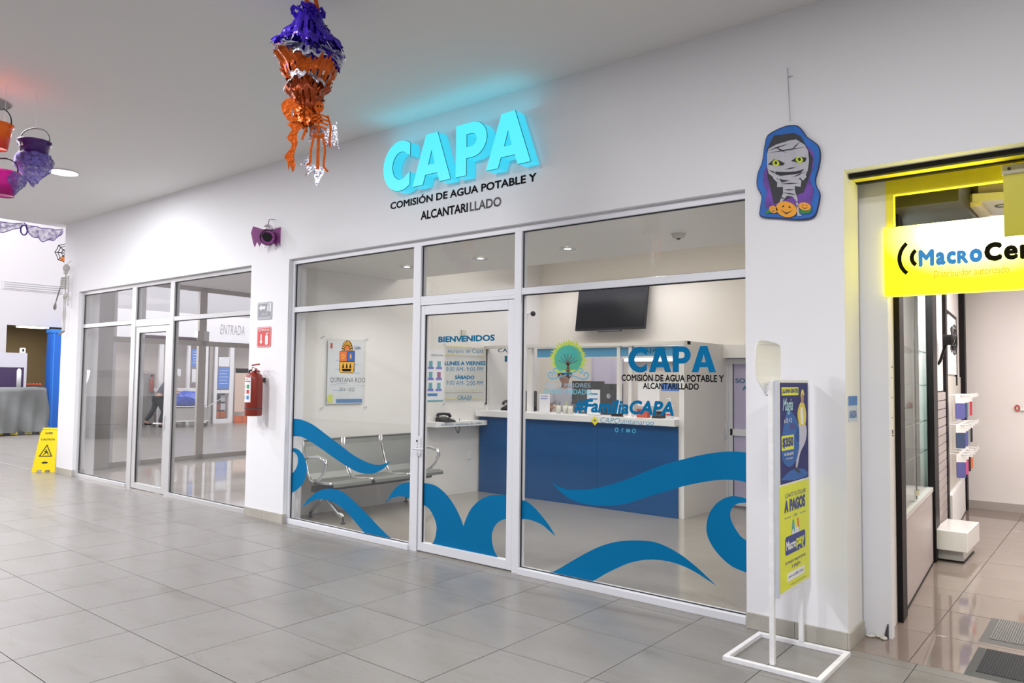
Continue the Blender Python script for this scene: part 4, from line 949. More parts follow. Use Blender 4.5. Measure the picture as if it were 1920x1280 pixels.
# fire extinguisher
ex, ey = -5.325, -0.125
t = thing('fire_extinguisher', 'red fire extinguisher with black hose hanging on the white pillar', 'extinguisher', (ex, ey, 1.09))
REDM = mat('extinguisher_red', (0.24, 0.018, 0.008), 0.35, coat=0.2)
B().lathe([(0.082, 0), (0.09, 0.012), (0.09, 0.395), (0.082, 0.43), (0.055, 0.455), (0.03, 0.462), (0.03, 0.475)], (ex, ey, 1.095), 28).done('cylinder', REDM, t, smooth=True)
B().lathe([(0.0915, 0), (0.0915, 0.012)], (ex, ey, 1.165), 28, cap=False).done('band', DKG, t)
v = B().box(ex-0.02, ex+0.02, ey-0.02, ey+0.02, 1.565, 1.60, bev=0.003).done('valve', REDM, t)
B().hexa([(ex-0.03, ey-0.012, 1.598), (ex+0.09, ey-0.012, 1.555), (ex+0.09, ey+0.012, 1.555), (ex-0.03, ey+0.012, 1.598), (ex-0.03, ey-0.012, 1.612), (ex+0.09, ey-0.012, 1.569), (ex+0.09, ey+0.012, 1.569), (ex-0.03, ey+0.012, 1.612)]).done('lower_lever', REDM, v)
B().hexa([(ex-0.04, ey-0.012, 1.622), (ex+0.085, ey-0.012, 1.635), (ex+0.085, ey+0.012, 1.635), (ex-0.04, ey+0.012, 1.622), (ex-0.04, ey-0.012, 1.636), (ex+0.085, ey-0.012, 1.648), (ex+0.085, ey+0.012, 1.648), (ex-0.04, ey+0.012, 1.636)]).done('squeeze_lever', REDM, v)
B().lathe([(0.018, 0), (0.018, 0.012)], (ex+0.03, ey-0.032, 1.585), 14, ax='y').done('gauge', WH, v)
B().tube([(ex-0.02, ey, 1.585), (ex-0.07, ey-0.01, 1.575), (ex-0.115, ey-0.01, 1.50), (ex-0.125, ey-0.01, 1.38), (ex-0.12, ey-0.01, 1.25), (ex-0.105, ey-0.02, 1.17)], 0.010, 8).done('hose', BLK, t, smooth=True)
B().tube([(ex-0.105, ey-0.02, 1.19), (ex-0.095, ey-0.03, 1.13)], [0.012, 0.019], 10).done('nozzle', BLK, t)
bx('wall_bracket', DKG, t, ex-0.02, ex+0.02, ey+0.085, -0.0, 1.45, 1.50)
def curved(name, m, par, cx, cy, R_, a0, a1, z0, z1, n=8):
    b = B(); 
    for i in range(n):
        p, q = math.radians(a0+(a1-a0)*i/n), math.radians(a0+(a1-a0)*(i+1)/n)
        b.quad((cx+R_*math.cos(p), cy+R_*math.sin(p), z0), (cx+R_*math.cos(q), cy+R_*math.sin(q), z0), (cx+R_*math.cos(q), cy+R_*math.sin(q), z1), (cx+R_*math.cos(p), cy+R_*math.sin(p), z1))
    return b.done(name, m, par)
A0, A1 = -118, -52
lb = curved('label', PAPER, t, ex, ey, 0.0912, A0, A1, 1.24, 1.50)
curved('label_stripe', RED, lb, ex, ey, 0.0918, A0+4, A1-4, 1.455, 1.465)
for k, (m_, z) in enumerate(((mat('label_green', (0.05, 0.35, 0.15), 0.5), 1.385), (RED, 1.33), (MIDB, 1.27))):
    curved('label_icon', m_, lb, ex, ey, 0.0918, -84, -64, z, z+0.04, 3)
    curved('label_icon', DKG, lb, ex, ey, 0.0918, -108, -100, z, z+0.035, 2)
text('PQS', 'lettering', DKG, lb, (ex-0.035, ey-0.0925, 1.475), X3, Z3, 0.07, 0.014)

# little purple cup creature hanging over the pillar
PUR = mat('purple_plastic', (0.26, 0.05, 0.24), 0.35)
t = thing('bat_ornament', 'small purple cup ornament with wings and silver ball on a hook over the pillar', 'ornament', (-5.21, -0.08, 2.92))
B().tube([(-5.21, -0.005, 3.20), (-5.21, -0.07, 3.19), (-5.21, -0.08, 3.15), (-5.21, -0.08, 3.11)], 0.004, 6).done('hook', DKG, t)
B().ball((-5.21, -0.08, 3.085), 0.052, seg=16).done('silver_ball', mat('silver_foil', (0.75, 0.68, 0.75), 0.2, metal=0.9), t, smooth=True)
b = B(); d_ = (CP-Vector((-5.21, -0.08, 3.0))).normalized(); c0 = Vector((-5.21, -0.08, 2.995))
b.tube([c0-d_*0.05, c0-d_*0.03, c0+d_*0.06], [0.05, 0.07, 0.088], 20, cap=False); b.done('cup', PUR, t, smooth=True)
B().tube([c0+d_*0.052, c0+d_*0.054], [0.062, 0.062], 20).done('dark_mouth', BLK, t)
B().tube([c0+d_*0.055+Vector((0.062*math.cos(a)*0.75, 0.062*math.cos(a)*0.66, 0.062*math.sin(a))) for a in [i*math.pi/9 for i in range(19)]], 0.016, 6).done('cup_rim', PUR, t, smooth=True)
for s in (-1, 1):
    b = B()
    sx = Vector((0.80, 0.6, 0))*s
    P_ = [c0+sx*a+Z3*z for a, z in ((0.05, 0.085), (0.10, 0.10), (0.165, 0.12), (0.185, 0.05), (0.16, -0.06), (0.14, -0.11), (0.115, -0.05), (0.09, -0.10), (0.06, -0.05))]
    fr = [b.bm.verts.new(p+d_*0.004) for p in P_]; bk = [b.bm.verts.new(p-d_*0.004) for p in P_]
    b.bm.faces.new(fr); b.bm.faces.new(bk[::-1])
    for i in range(len(P_)): b.bm.faces.new((fr[i], fr[(i+1) % 9], bk[(i+1) % 9], bk[i]))
    b.done('wing', PUR, t)
    B().tube([c0+sx*0.03-Z3*0.09+Vector((0.016*math.cos(a), 0, 0.02*math.sin(a))) for a in [i*math.pi/5 for i in range(11)]], 0.005, 5).done('foot_loop', MATS['silver_foil'], t)

# ---- mummy plaque
t = thing('mummy_plaque', 'painted cutout plaque of a bandaged mummy with pumpkins on a blue ground', 'decoration', (0.28, -0.012, 2.54))
def mp(u, v):        # artwork coordinates (200 x 320 board units) to metres on the wall
    return (-0.049+0.652*u/200+(-0.003)*v/320, 3.632-0.175*u/200-1.111*v/320)
def MQ(pts): return [mp(a/4, b_/4) for a, b_ in pts]
PB = mat('plaque_blue', (0.01, 0.13, 0.50), 0.45, var=0.25, vscale=6); PV = mat('plaque_violet', (0.15, 0.05, 0.36), 0.5, var=0.45, vscale=9); PG = mat('plaque_coffin', (0.035, 0.035, 0.045), 0.6)
BAN = mat('bandage_grey', (0.47, 0.47, 0.52), 0.6, var=0.12, vscale=14); PK = mat('pumpkin_orange', (0.85, 0.36, 0.02), 0.5); PGR = mat('plaque_green', (0.03, 0.22, 0.05), 0.5); EYE = mat('eye_yellow', (0.60, 0.72, 0.02), 0.4)
out_ = [(330, 548), (400, 520), (470, 515), (510, 545), (545, 590), (620, 640), (640, 700), (630, 790), (605, 880), (610, 930), (635, 980), (625, 1060), (590, 1150), (480, 1185), (330, 1195), (195, 1200), (190, 1130), (200, 1050), (165, 980), (170, 890), (205, 800), (225, 680), (250, 600), (330, 548)]
lp = crom([mp(a/4, c/4) for a, c in out_], 4)[:-1]
B().prism([lp], (0, -0.004, 0), X3, Z3, -Y3, 0.014).done('board', mat('plaque_edge', (0.015, 0.02, 0.10), 0.5), t)
cxm = sum(p[0] for p in lp)/len(lp); czm = sum(p[1] for p in lp)/len(lp)
ins = lambda k: [(cxm+(p[0]-cxm)*k, czm+(p[1]-czm)*k) for p in lp]
B().prism([ins(0.975)], (0, -0.018, 0), X3, Z3, -Y3, 0.002).done('blue_ground', PB, t)
B().prism([ins(0.80)], (0, -0.020, 0), X3, Z3, -Y3, 0.0015).done('violet_ground', PV, t)
B().prism([MQ([(300, 600), (450, 572), (500, 590), (590, 740), (575, 830), (520, 985), (300, 1095), (250, 900), (250, 700)])], (0, -0.0215, 0), X3, Z3, -Y3, 0.0015).done('coffin', PG, t)
b = B()
b.prism([MQ([(250, 740), (262, 700), (320, 665), (430, 625), (470, 618), (530, 650), (555, 690), (562, 760), (552, 830), (535, 870), (480, 895), (420, 915), (360, 912), (300, 905), (262, 880), (250, 830)])], (0, -0.023, 0), X3, Z3, -Y3, 0.004)
b.done('mummy_head', BAN, t)
b = B()
b.prism([MQ([(330, 900), (360, 935), (420, 915), (480, 890), (505, 905), (500, 950), (455, 950), (460, 990), (475, 1030), (490, 1140), (510, 1152), (475, 1158), (465, 1050), (440, 1025), (400, 1025), (370, 1060), (345, 1095), (340, 1085), (370, 1010), (370, 965), (325, 970)])], (0, -0.023, 0), X3, Z3, -Y3, 0.003)
b.prism([MQ([(285, 880), (310, 895), (335, 925), (330, 940), (300, 915)])], (0, -0.027, 0), X3, Z3, -Y3, 0.002)
b.prism([MQ([(500, 860), (530, 850), (545, 875), (520, 905), (505, 895)])], (0, -0.027, 0), X3, Z3, -Y3, 0.002)
b.done('mummy_body', BAN, t)
b = B()
for a, c in (((262, 730), (545, 665)), ((255, 715), (420, 650)), ((430, 700), (500, 630)), ((300, 680), (400, 720)), ((255, 850), (330, 880)), ((440, 890), (540, 840)), ((380, 840), (470, 815)), ((350, 945), (490, 925)), ((375, 985), (460, 975)), ((370, 1005), (465, 1010)), ((465, 1060), (480, 1058)), ((468, 1090), (484, 1088)), ((350, 1040), (380, 1050))):
    (x0, z0), (x1, z1) = mp(a[0]/4, a[1]/4), mp(c[0]/4, c[1]/4); dx, dz = x1-x0, z1-z0; L_ = math.hypot(dx, dz); nx, nz = -dz/L_*0.004, dx/L_*0.004
    b.prism([[(x0, z0), ((x0+x1)/2-nx, (z0+z1)/2-nz), (x1, z1), ((x0+x1)/2+nx, (z0+z1)/2+nz)]], (0, -0.0272, 0), X3, Z3, -Y3, 0.0008)
b.prism([MQ([(255, 815), (300, 775), (345, 778), (385, 795), (370, 812), (320, 818)])], (0, -0.0272, 0), X3, Z3, -Y3, 0.001)
b.prism([MQ([(430, 775), (470, 745), (500, 738), (545, 742), (535, 770), (490, 782)])], (0, -0.0272, 0), X3, Z3, -Y3, 0.001)
b.prism([MQ([(312, 862), (400, 855), (470, 845), (528, 822), (500, 855), (430, 872), (350, 888), (318, 880)])], (0, -0.0272, 0), X3, Z3, -Y3, 0.001)
b.done('bandage_lines', mat('ink', (0.02, 0.02, 0.03), 0.6), t, kind='stuff')
for cx_, cy_ in ((318, 800), (493, 760)):
    B().prism([MQ(ell(cx_, cy_, 26, 22, 16))], (0, -0.0285, 0), X3, Z3, -Y3, 0.001).done('eye', EYE, t)
    B().prism([MQ(ell(cx_, cy_-2, 11, 12, 12))], (0, -0.0297, 0), X3, Z3, -Y3, 0.001).done('pupil', MATS['ink'], t)
for cx_, cy_, rx, ry in ((395, 1122, 78, 56), (530, 1085, 45, 28), (298, 1135, 32, 26)):
    pk = B().prism([MQ(ell(cx_, cy_, rx, ry, 22))], (0, -0.027, 0), X3, Z3, -Y3, 0.003).done('pumpkin', PK, t)
    f_ = B()
    f_.prism([MQ([(cx_-rx*.45, cy_-ry*.15), (cx_-rx*.2, cy_-ry*.25), (cx_-rx*.25, cy_-ry*.5)])], (0, -0.0303, 0), X3, Z3, -Y3, 0.0008)
    f_.prism([MQ([(cx_+rx*.45, cy_-ry*.25), (cx_+rx*.2, cy_-ry*.25), (cx_+rx*.3, cy_-ry*.5)])], (0, -0.0303, 0), X3, Z3, -Y3, 0.0008)
    f_.prism([MQ([(cx_-rx*.6, cy_+ry*.1), (cx_, cy_+ry*.45), (cx_+rx*.6, cy_+ry*.05), (cx_, cy_+ry*.65)])], (0, -0.0303, 0), X3, Z3, -Y3, 0.0008)
    f_.done('pumpkin_face', MATS['ink'], pk)
for q in ([(235, 1160), (270, 1130), (275, 1165), (240, 1172)], [(490, 1110), (570, 1095), (585, 1105), (560, 1130), (500, 1140)]):
    B().prism([MQ(q)], (0, -0.0255, 0), X3, Z3, -Y3, 0.001).done('leaves', PGR, t)
B().tube([(0.292, -0.012, 3.12), (0.275, -0.006, 3.46)], 0.0022, 5).done('string', mat('grey_string', (0.35, 0.35, 0.38), 0.8), t)
B().tube([(0.275, -0.004, 3.40), (0.31, -0.02, 3.395)], 0.002, 5).done('nail', DKG, t)

# ---- hanging pinata-like garland of cut foil
px0, py0 = -1.85, -2.0
FP = mat('purple_foil', (0.05, 0.015, 0.42), 0.25, metal=0.55, bump=0.5, bscale=60); FO = mat('orange_foil', (0.50, 0.085, 0.004), 0.28, metal=0.5, bump=0.4, bscale=50); FS = mat('silver_foil_leaf', (0.62, 0.64, 0.74), 0.2, metal=0.75, bump=0.7, bscale=70)
t = thing('foil_garland', 'large hanging purple, silver and orange cut foil decoration near the ceiling', 'decoration', (px0, py0, 2.70))
HR = Vector((RV.x, RV.y, 0)).normalized()     # roughly along the corridor diagonal
HN = Vector((HR.y, -HR.x, 0))
def leaf(m, ang, r0, r1, z0, z1, w0, w1, pw=1.0, slits=True, scal=9, name='foil_leaf', cup=0.5, lean=0.0):
    """fan-shaped foil leaf: combed side edges, scalloped outer edge, a row of slits cut out"""
    nu, nv = scal*2+1, 18
    b = B(); bm = b.bm
    rad = Vector((math.cos(ang), math.sin(ang), 0)); tan = Vector((-rad.y, rad.x, 0))
    G = []
    for j in range(nv+1):
        v_ = j/nv; row = []
        for i in range(nu):
            u_ = (i/(nu-1))*2-1
            w_ = w0+(w1-w0)*math.sin(v_*math.pi/2)
            vv = v_
            if j == nv: vv = 1.0-0.16*u_*u_+(0.05 if i % 2 else -0.03)
            elif j > nv-4: vv = v_-0.16*u_*u_*(j-nv+4)/4
            r = r0+(r1-r0)*vv**pw; z = z0+(z1-z0)*vv
            e = 1.0
            if abs(u_) > 0.99: e = 1.10 if (j//1) % 2 else 0.84
            p = Vector((px0, py0, z))+rad*r+tan*(u_*w_*e+lean*vv)
            p -= rad*(cup*w_*u_*u_)
            p += Z3*(0.012*math.sin(i*1.3+ang*5)*vv)+rad*(0.010*math.sin(j*1.1+ang*7)*vv)
            row.append(bm.verts.new(p))
        G.append(row)
    for j in range(nv):
        for i in range(nu-1):
            v_ = (j+0.5)/nv
            if slits and 0.50 < v_ < 0.80 and i % 3 == 1 and 1 < i < nu-3: continue
            if slits and 0.22 < v_ < 0.36 and i % 4 == 2 and 3 < i < nu-4: continue
            bm.faces.new((G[j][i], G[j][i+1], G[j+1][i+1], G[j+1][i]))
    return b.done(name, m, t)
ax0 = math.atan2(HN.y, HN.x); rj = lambda s: random.uniform(-s, s)
FOD = mat('dark_orange_foil', (0.30, 0.045, 0.005), 0.35, metal=0.4, bump=0.4, bscale=50)
for k in range(5):   # purple cap: an inner tuft and long outer leaves
    leaf(FP, ax0+k*2*math.pi/5+rj(.3), 0.015, 0.09+rj(.02), 3.60, 3.69+rj(.02), 0.03, 0.06, 0.9, scal=6, cup=0.3)
for k in range(6):
    leaf(FP, ax0+0.5+k*2*math.pi/6+rj(.2), 0.03, 0.205+rj(.03), 3.70+rj(.02), 3.42+rj(.05), 0.035, 0.115, 1.15, lean=rj(.05))
for k in range(4):
    leaf(FP, ax0+0.2+k*2*math.pi/4+rj(.2), 0.03, 0.15+rj(.03), 3.62, 3.36+rj(.03), 0.03, 0.085, 1.1, scal=7, lean=rj(.05))
for k in range(6):   # silver tier, sticking out
    leaf(FS, ax0+0.2+k*2*math.pi/6+rj(.3), 0.04, 0.23+rj(.03), 3.47+rj(.02), 3.36+rj(.05), 0.03, 0.10, 0.9, scal=7, cup=0.25, lean=rj(.05))
for k in range(5):
    leaf(FS, ax0+k*2*math.pi/5+rj(.3), 0.03, 0.15+rj(.03), 3.42, 3.24+rj(.04), 0.03, 0.07, 1.0, scal=6, lean=rj(.05))
for a_, zt in ((ax0-0.75, 3.40), (ax0+0.80, 3.345), (ax0+2.3, 3.37), (ax0-2.3, 3.36)):   # big upright orange fans
    leaf(FO, a_, 0.02, 0.20, 3.06, zt, 0.025, 0.125, 1.5, cup=0.55)
for k in range(4):
    leaf(FOD, ax0+0.1+k*2*math.pi/4+rj(.3), 0.01, 0.13, 3.00, 3.22+rj(.03), 0.03, 0.085, 1.2, scal=7, cup=0.4)
for k in range(4):
    leaf(FO, ax0+0.4+k*2*math.pi/4+rj(.4), 0.01, 0.085, 3.18, 3.00+rj(.03), 0.05, 0.06, 0.8, scal=6, cup=0.4)
B().tube([(px0, py0, 3.74), (px0, py0, 2.95)], 0.006, 6).done('core_string', FO, t)
for s in (-1, 1):
    b = B(); h1 = Vector((px0, py0, 0))+HR*(0.02+s*0.035)
    b.hexa([h1+HR*-0.012+Z3*3.66, h1+HR*0.012+Z3*3.66, h1+HR*0.012+HN*0.004+Z3*3.66, h1-HR*0.012+HN*0.004+Z3*3.66, Vector((px0, py0, ZC))-HR*0.012+HR*s*0.02, Vector((px0, py0, ZC))+HR*0.012+HR*s*0.02, Vector((px0, py0, ZC))+HR*0.012+HR*s*0.02+HN*0.004, Vector((px0, py0, ZC))-HR*0.012+HR*s*0.02+HN*0.004])
    b.done('strap', FO, t)
# orange hat figure and orange skeleton figure cut from foil
def foil_fig(loops, org, m, name, th=0.003):
    B().prism(loops, org, HR, Z3, HN, th).done(name, m, t)
o1 = Vector((px0, py0, 0))+HN*0.05
rr = lambda pts, n=3: crom(pts+[pts[0]], n)[:-1]
foil_fig([rr([(-0.135, 3.10), (-0.10, 3.135), (-0.03, 3.12), (0.03, 3.07), (0.045, 3.03), (0.01, 3.0), (-0.02, 2.985), (-0.06, 2.985), (-0.10, 3.01), (-0.13, 3.06)]), ell(-0.065, 3.045, 0.012, 0.022, 8), ell(-0.03, 3.045, 0.012, 0.022, 8)], o1, FO, 'foil_hat')
foil_fig([rr([(-0.10, 2.98), (-0.06, 3.0), (0.0, 2.99), (0.02, 2.965), (-0.02, 2.955), (-0.04, 2.92), (-0.035, 2.87), (-0.055, 2.80), (-0.045, 2.74), (-0.06, 2.70), (-0.075, 2.74), (-0.085, 2.71), (-0.09, 2.76), (-0.11, 2.79), (-0.075, 2.84), (-0.07, 2.87), (-0.10, 2.90), (-0.07, 2.95)], 2)], o1, FO, 'foil_figure')
# skeleton figure
b = B()
def strip(b, pts, w_, org=o1, th=0.003):
    l, r = band(pts, w_)
    for i in range(len(l)-1): b.prism([[l[i], l[i+1], r[i+1], r[i]]], org, HR, Z3, HN, th)
b.prism([ell(0.085, 3.085, 0.028, 0.034, 14), ell(0.075, 3.09, 0.007, 0.009, 6), ell(0.096, 3.09, 0.007, 0.009, 6)], o1, HR, Z3, HN, 0.003)
strip(b, [(0.085, 3.06), (0.083, 3.0), (0.085, 2.93)], 0.014)
for z, w_ in ((3.035, 0.055), (3.012, 0.06), (2.99, 0.055), (2.968, 0.045)): strip(b, [(0.085-w_, z-0.012), (0.085, z+0.004), (0.085+w_, z-0.012)], 0.011)
strip(b, [(0.035, 3.035), (0.015, 2.97), (0.0, 2.92), (-0.01, 2.89)], 0.014); strip(b, [(0.135, 3.035), (0.155, 2.96), (0.15, 2.89), (0.155, 2.85)], 0.012)
strip(b, [(0.05, 2.925), (0.085, 2.91), (0.12, 2.925)], 0.022)
strip(b, [(0.06, 2.91), (0.045, 2.84), (0.04, 2.76), (0.02, 2.745)], 0.013); strip(b, [(0.11, 2.91), (0.125, 2.83), (0.12, 2.74), (0.145, 2.705)], 0.013)
b.done('foil_skeleton', FO, t)
b = B(); strip(b, [(0.085, 2.90), (0.085, 2.72)], 0.018); b.done('foil_strip', FO, t)
for k in range(7):
    b = B(); c_ = o1+HR*random.uniform(-0.03, 0.16)-HN*0.05+Z3*random.uniform(2.70, 2.98); s_ = random.uniform(0.03, 0.075)
    a = random.uniform(0, 6)
    b.prism([[(s_*math.cos(a+i*1.05)*(1 if i % 2 else 0.45), s_*1.3*math.sin(a+i*1.05)*(1 if i % 2 else 0.45)) for i in range(6)]], c_, (HR+HN*random.uniform(-.4, .4)).normalized(), Z3, HN, 0.001)
    b.done('silver_scrap', FS, t)

# ---- plastic pails hanging at the left
def pail(name_lab, c, col, D, H, eyes, gz, handle_h=0.16, hm=BLK):
    cx, cy, zr = c
    t = thing('hanging_pail', name_lab, 'pail', (cx, cy, zr-H))
    m = mat('pail_'+col[0], col[1], 0.3)
    b = B(); b.lathe([(0, -H+0.004), (D*0.36, -H+0.004), (D*0.36, -H), (D*0.47, -0.03), (D*0.49, -0.02), (D*0.53, -0.015), (D*0.53, 0.0), (D*0.49, 0.0), (D*0.44, -0.03), (D*0.34, -H+0.01), (0, -H+0.01)], (cx, cy, zr), 28, cap=False); b.done('pail_body', m, t, smooth=True)
    B().tube([Vector((cx, cy, zr-0.02))+HR*(D*0.52*math.cos(a))+Z3*(handle_h*math.sin(a)**0.7 if math.sin(a) > 0 else 0) for a in [math.pi*i/16 for i in range(17)]], 0.006, 6).done('handle', hm, t, smooth=True)
    for s in (-1, 1): B().ball(Vector((cx, cy, zr-0.02))+HR*(s*D*0.53), 0.014, seg=8).done('handle_lug', m, t)
    B().tube([(cx, cy, zr+handle_h-0.025), (cx, cy, ZC)], 0.0012, 4).done('string', mat('clear_string', (0.6, 0.6, 0.62), 0.5), t)
    if eyes:
        for s in (-1, 1):
            dirv = (HN+HR*(-0.45+s*0.16)).normalized(); p = Vector((cx, cy, zr-0.065))+dirv*(D*0.475)
            tn = Vector((-dirv.y, dirv.x, 0))
            B().prism([[(-0.014, 0), (0.014, 0), (0, 0.03)]], p, tn, Z3, dirv, 0.002).done('eye', eyes, t)
        dirv = (HN+HR*(-0.45)).normalized(); tn = Vector((-dirv.y, dirv.x, 0))
        B().prism([[(-0.04, 0.0), (-0.02, -0.02), (0.02, -0.02), (0.04, 0.0), (0.0, -0.008)]], Vector((cx, cy, zr-0.10))+dirv*(D*0.455), tn, Z3, dirv, 0.002).done('mouth', eyes, t)
    return t
GZ = gauze_mat('purple_gauze', (0.16, 0.12, 0.42), 0.75, 45); GZL = gauze_mat('violet_gauze', (0.16, 0.08, 0.42), 0.55, 14)
pail('purple plastic pail with small cut eyes, gauze hanging beneath it', (-5.0, -2.385, 3.405), ('purple', (0.055, 0.012, 0.13)), 0.235, 0.185, mat('pail_eye', (0.7, 0.7, 0.7), 0.4), None, 0.13, mat('grey_wire', (0.12, 0.12, 0.12), 0.4))
pail('orange pumpkin-faced plastic pail at the left edge of view', (-5.0, -2.66, 3.475), ('orange', (0.80, 0.13, 0.0)), 0.235, 0.20, mat('pail_eye_y', (0.85, 0.55, 0.25), 0.4), None, 0.15)
pail('magenta plastic pail hanging below the orange one', (-5.0, -2.60, 3.105), ('magenta', (0.75, 0.0, 0.33)), 0.235, 0.19, mat('pail_eye_p', (0.9, 0.6, 0.75), 0.4), None, 0.13)
def gauze_lump(lab, c, rx, rz, m, seed):
    random.seed(seed); b = B()
    bmesh.ops.create_uvsphere(b.bm, u_segments=22, v_segments=14, radius=1, matrix=Matrix.Identity(4))
    for v in b.bm.verts:
        n_ = 1+0.16*math.sin(v.co.x*9+seed)*math.cos(v.co.z*8+v.co.y*5); v.co = Vector((v.co.x*rx, v.co.y*rx, v.co.z*rz))*n_
        if v.co.z < 0: v.co.x *= 1-0.75*min(1, -v.co.z/rz); v.co.y *= 1-0.75*min(1, -v.co.z/rz)
        v.co += Vector(c)
    top = [f for f in b.bm.faces if f.calc_center_median().z > c[2]+rz*0.62]
    bmesh.ops.delete(b.bm, geom=top, context='FACES')
    b.done('gauze_cloth', m, None, smooth=True, label=lab, cat='cloth')
gauze_lump('pale purple gauze draped under the purple pail', (-5.0, -2.385, 3.20), 0.135, 0.16, GZ, 3)
gauze_lump('scrap of dark purple gauze caught on the magenta pail', (-4.93, -2.53, 3.03), 0.075, 0.10, GZ, 5)

# ---- ceiling downlight and round speaker in the mall ceiling
t = thing('ceiling_downlight', 'bright round downlight in the mall ceiling behind the pails', 'lamp', (-7.505, -1.265, ZC-0.02))
B().lathe([(0.145, 0), (0.15, 0.01), (0.125, 0.014)], (-7.505, -1.265, ZC-0.014), 32, cap=False).done('rim', WH, t)
B().lathe([(0.123, 0), (0.123, 0.003)], (-7.505, -1.265, ZC-0.006), 28).done('lamp_disc', mat('mall_glow', (1, 1, 1), emit=14, ecol=(0.95, 0.98, 1.0)), t)
t = thing('ceiling_speaker', 'flat grey round speaker grille in the mall ceiling at the left edge', 'speaker', (-5.58, -2.57, ZC-0.02))
B().lathe([(0.21, 0.004), (0.205, 0.0), (0.19, -0.002), (0.0, -0.004)], (-5.62, -2.60, ZC-0.006), 36, cap=False).done('grille', mat('grey_grille', (0.22, 0.23, 0.22), 0.7, bump=0.5, bscale=300), t, smooth=True)
B().lathe([(0.225, 0.006), (0.222, 0), (0.21, -0.001)], (-5.62, -2.60, ZC-0.006), 36, cap=False).done('rim', mat('grille_rim', (0.36, 0.36, 0.35), 0.6), t)

# ---- skeleton, web and gauze at the end of the corridor
BONE = mat('bone_plastic', (0.50, 0.48, 0.47), 0.5)
sx0, sy0 = -10.60, -0.07
t = thing('toy_skeleton', 'thin grey toy skeleton hanging on the far left pillar', 'decoration', (sx0, sy0, 2.1))
B().ball((sx0, sy0, 3.12), 0.055, 0.85, 0.9, 1.15, 12).done('skull', BONE, t, smooth=True)
b = B(); b.box(sx0-0.03, sx0+0.03, sy0-0.03, sy0+0.02, 3.03, 3.075, bev=0.008); b.done('jaw', BONE, t)
b = B(); b.tube([(sx0, sy0, 3.06), (sx0, sy0, 2.72)], 0.010, 6); b.done('spine', BONE, t)
b = B()
for k in range(6):
    z = 2.97-k*0.03; w_ = 0.075-0.006*abs(k-2)
    b.tube([(sx0+w_*math.cos(a), sy0-0.02+0.045*math.sin(a), z-0.01*math.cos(a)**2) for a in [i*math.pi/6 for i in range(13)]], 0.007, 5, cap=False)
b.done('ribcage', BONE, t)
B().ball((sx0, sy0, 2.70), 0.06, 1.1, 0.6, 0.8, 10).done('pelvis', BONE, t, smooth=True)
B().tube([(sx0-0.10, sy0, 2.99), (sx0+0.10, sy0, 2.99)], 0.009, 6).done('collar_bone', BONE, t)
DB = mat('dark_bone', (0.18, 0.18, 0.17), 0.6)
a_ = B().tube([(sx0-0.10, sy0, 2.985), (sx0-0.19, sy0, 2.85), (sx0-0.24, sy0-0.01, 2.73), (sx0-0.29, sy0-0.02, 2.62)], [0.013, 0.008, 0.011, 0.008], 6).done('arm', DB, t)
b = B()
for k in range(5): b.tube([(sx0-0.29, sy0-0.02, 2.62), (sx0-0.34+k*0.024, sy0-0.03, 2.55), (sx0-0.345+k*0.026, sy0-0.03, 2.49+0.01*abs(k-2))], 0.006, 5)
b.done('hand', DB, a_)
a_ = B().tube([(sx0+0.10, sy0, 2.985), (sx0+0.12, sy0, 2.85), (sx0+0.11, sy0, 2.70), (sx0+0.12, sy0, 2.60)], [0.011, 0.008, 0.010, 0.008], 6).done('arm', BONE, t)
b = B()
for k in range(4): b.tube([(sx0+0.12, sy0, 2.60), (sx0+0.10+k*0.014, sy0, 2.54)], 0.005, 5)
b.done('hand', BONE, a_)
for s in (-1, 1):
    l_ = B().tube([(sx0+s*0.035, sy0, 2.68), (sx0+s*0.03, sy0, 2.55), (sx0+s*0.035, sy0, 2.42), (sx0+s*0.028, sy0, 2.28), (sx0+s*0.03, sy0, 2.15)], [0.012, 0.008, 0.014, 0.008, 0.010], 6).done('leg', BONE, t)
    B().tube([(sx0+s*0.03, sy0, 2.16), (sx0+s*0.035, sy0-0.06, 2.11)], [0.012, 0.010], 6).done('foot', DB, l_)
B().tube([(sx0, sy0, 3.17), (sx0, -0.002, 3.24)], 0.002, 4).done('string', DKG, t)
t = thing('spider_web_ornament', 'black and orange toy spider web hanging behind the far left pillar', 'decoration', (-11.4, 0.2, 3.3))
wc = Vector((-11.4, 0.22, 3.465)); wr = Vector((0.25, 0.97, 0)); b = B()
for k in range(8):
    a = k*math.pi/4; b.tube([wc, wc+wr*(0.17*math.cos(a))+Z3*(0.17*math.sin(a))], 0.008, 5)
b.done('spokes', BLK, t)
for r_ in (0.075, 0.125, 0.165):
    b = B(); b.tube([wc+wr*(r_*(1-0.12*(i % 2))*math.cos(i*math.pi/8))+Z3*(r_*(1-0.12*(i % 2))*math.sin(i*math.pi/8)) for i in range(17)], 0.007, 5, cap=False); b.done('web_ring', BLK, t)
B().ball(wc+wr*(-0.05)-Z3*0.10, 0.04, 1, 1, 1, 10).done('orange_spider', mat('spider_orange', (0.75, 0.22, 0.03), 0.5), t)
B().tube([wc+Z3*0.17, wc+Z3*0.37], 0.002, 4).done('string', DKG, t)
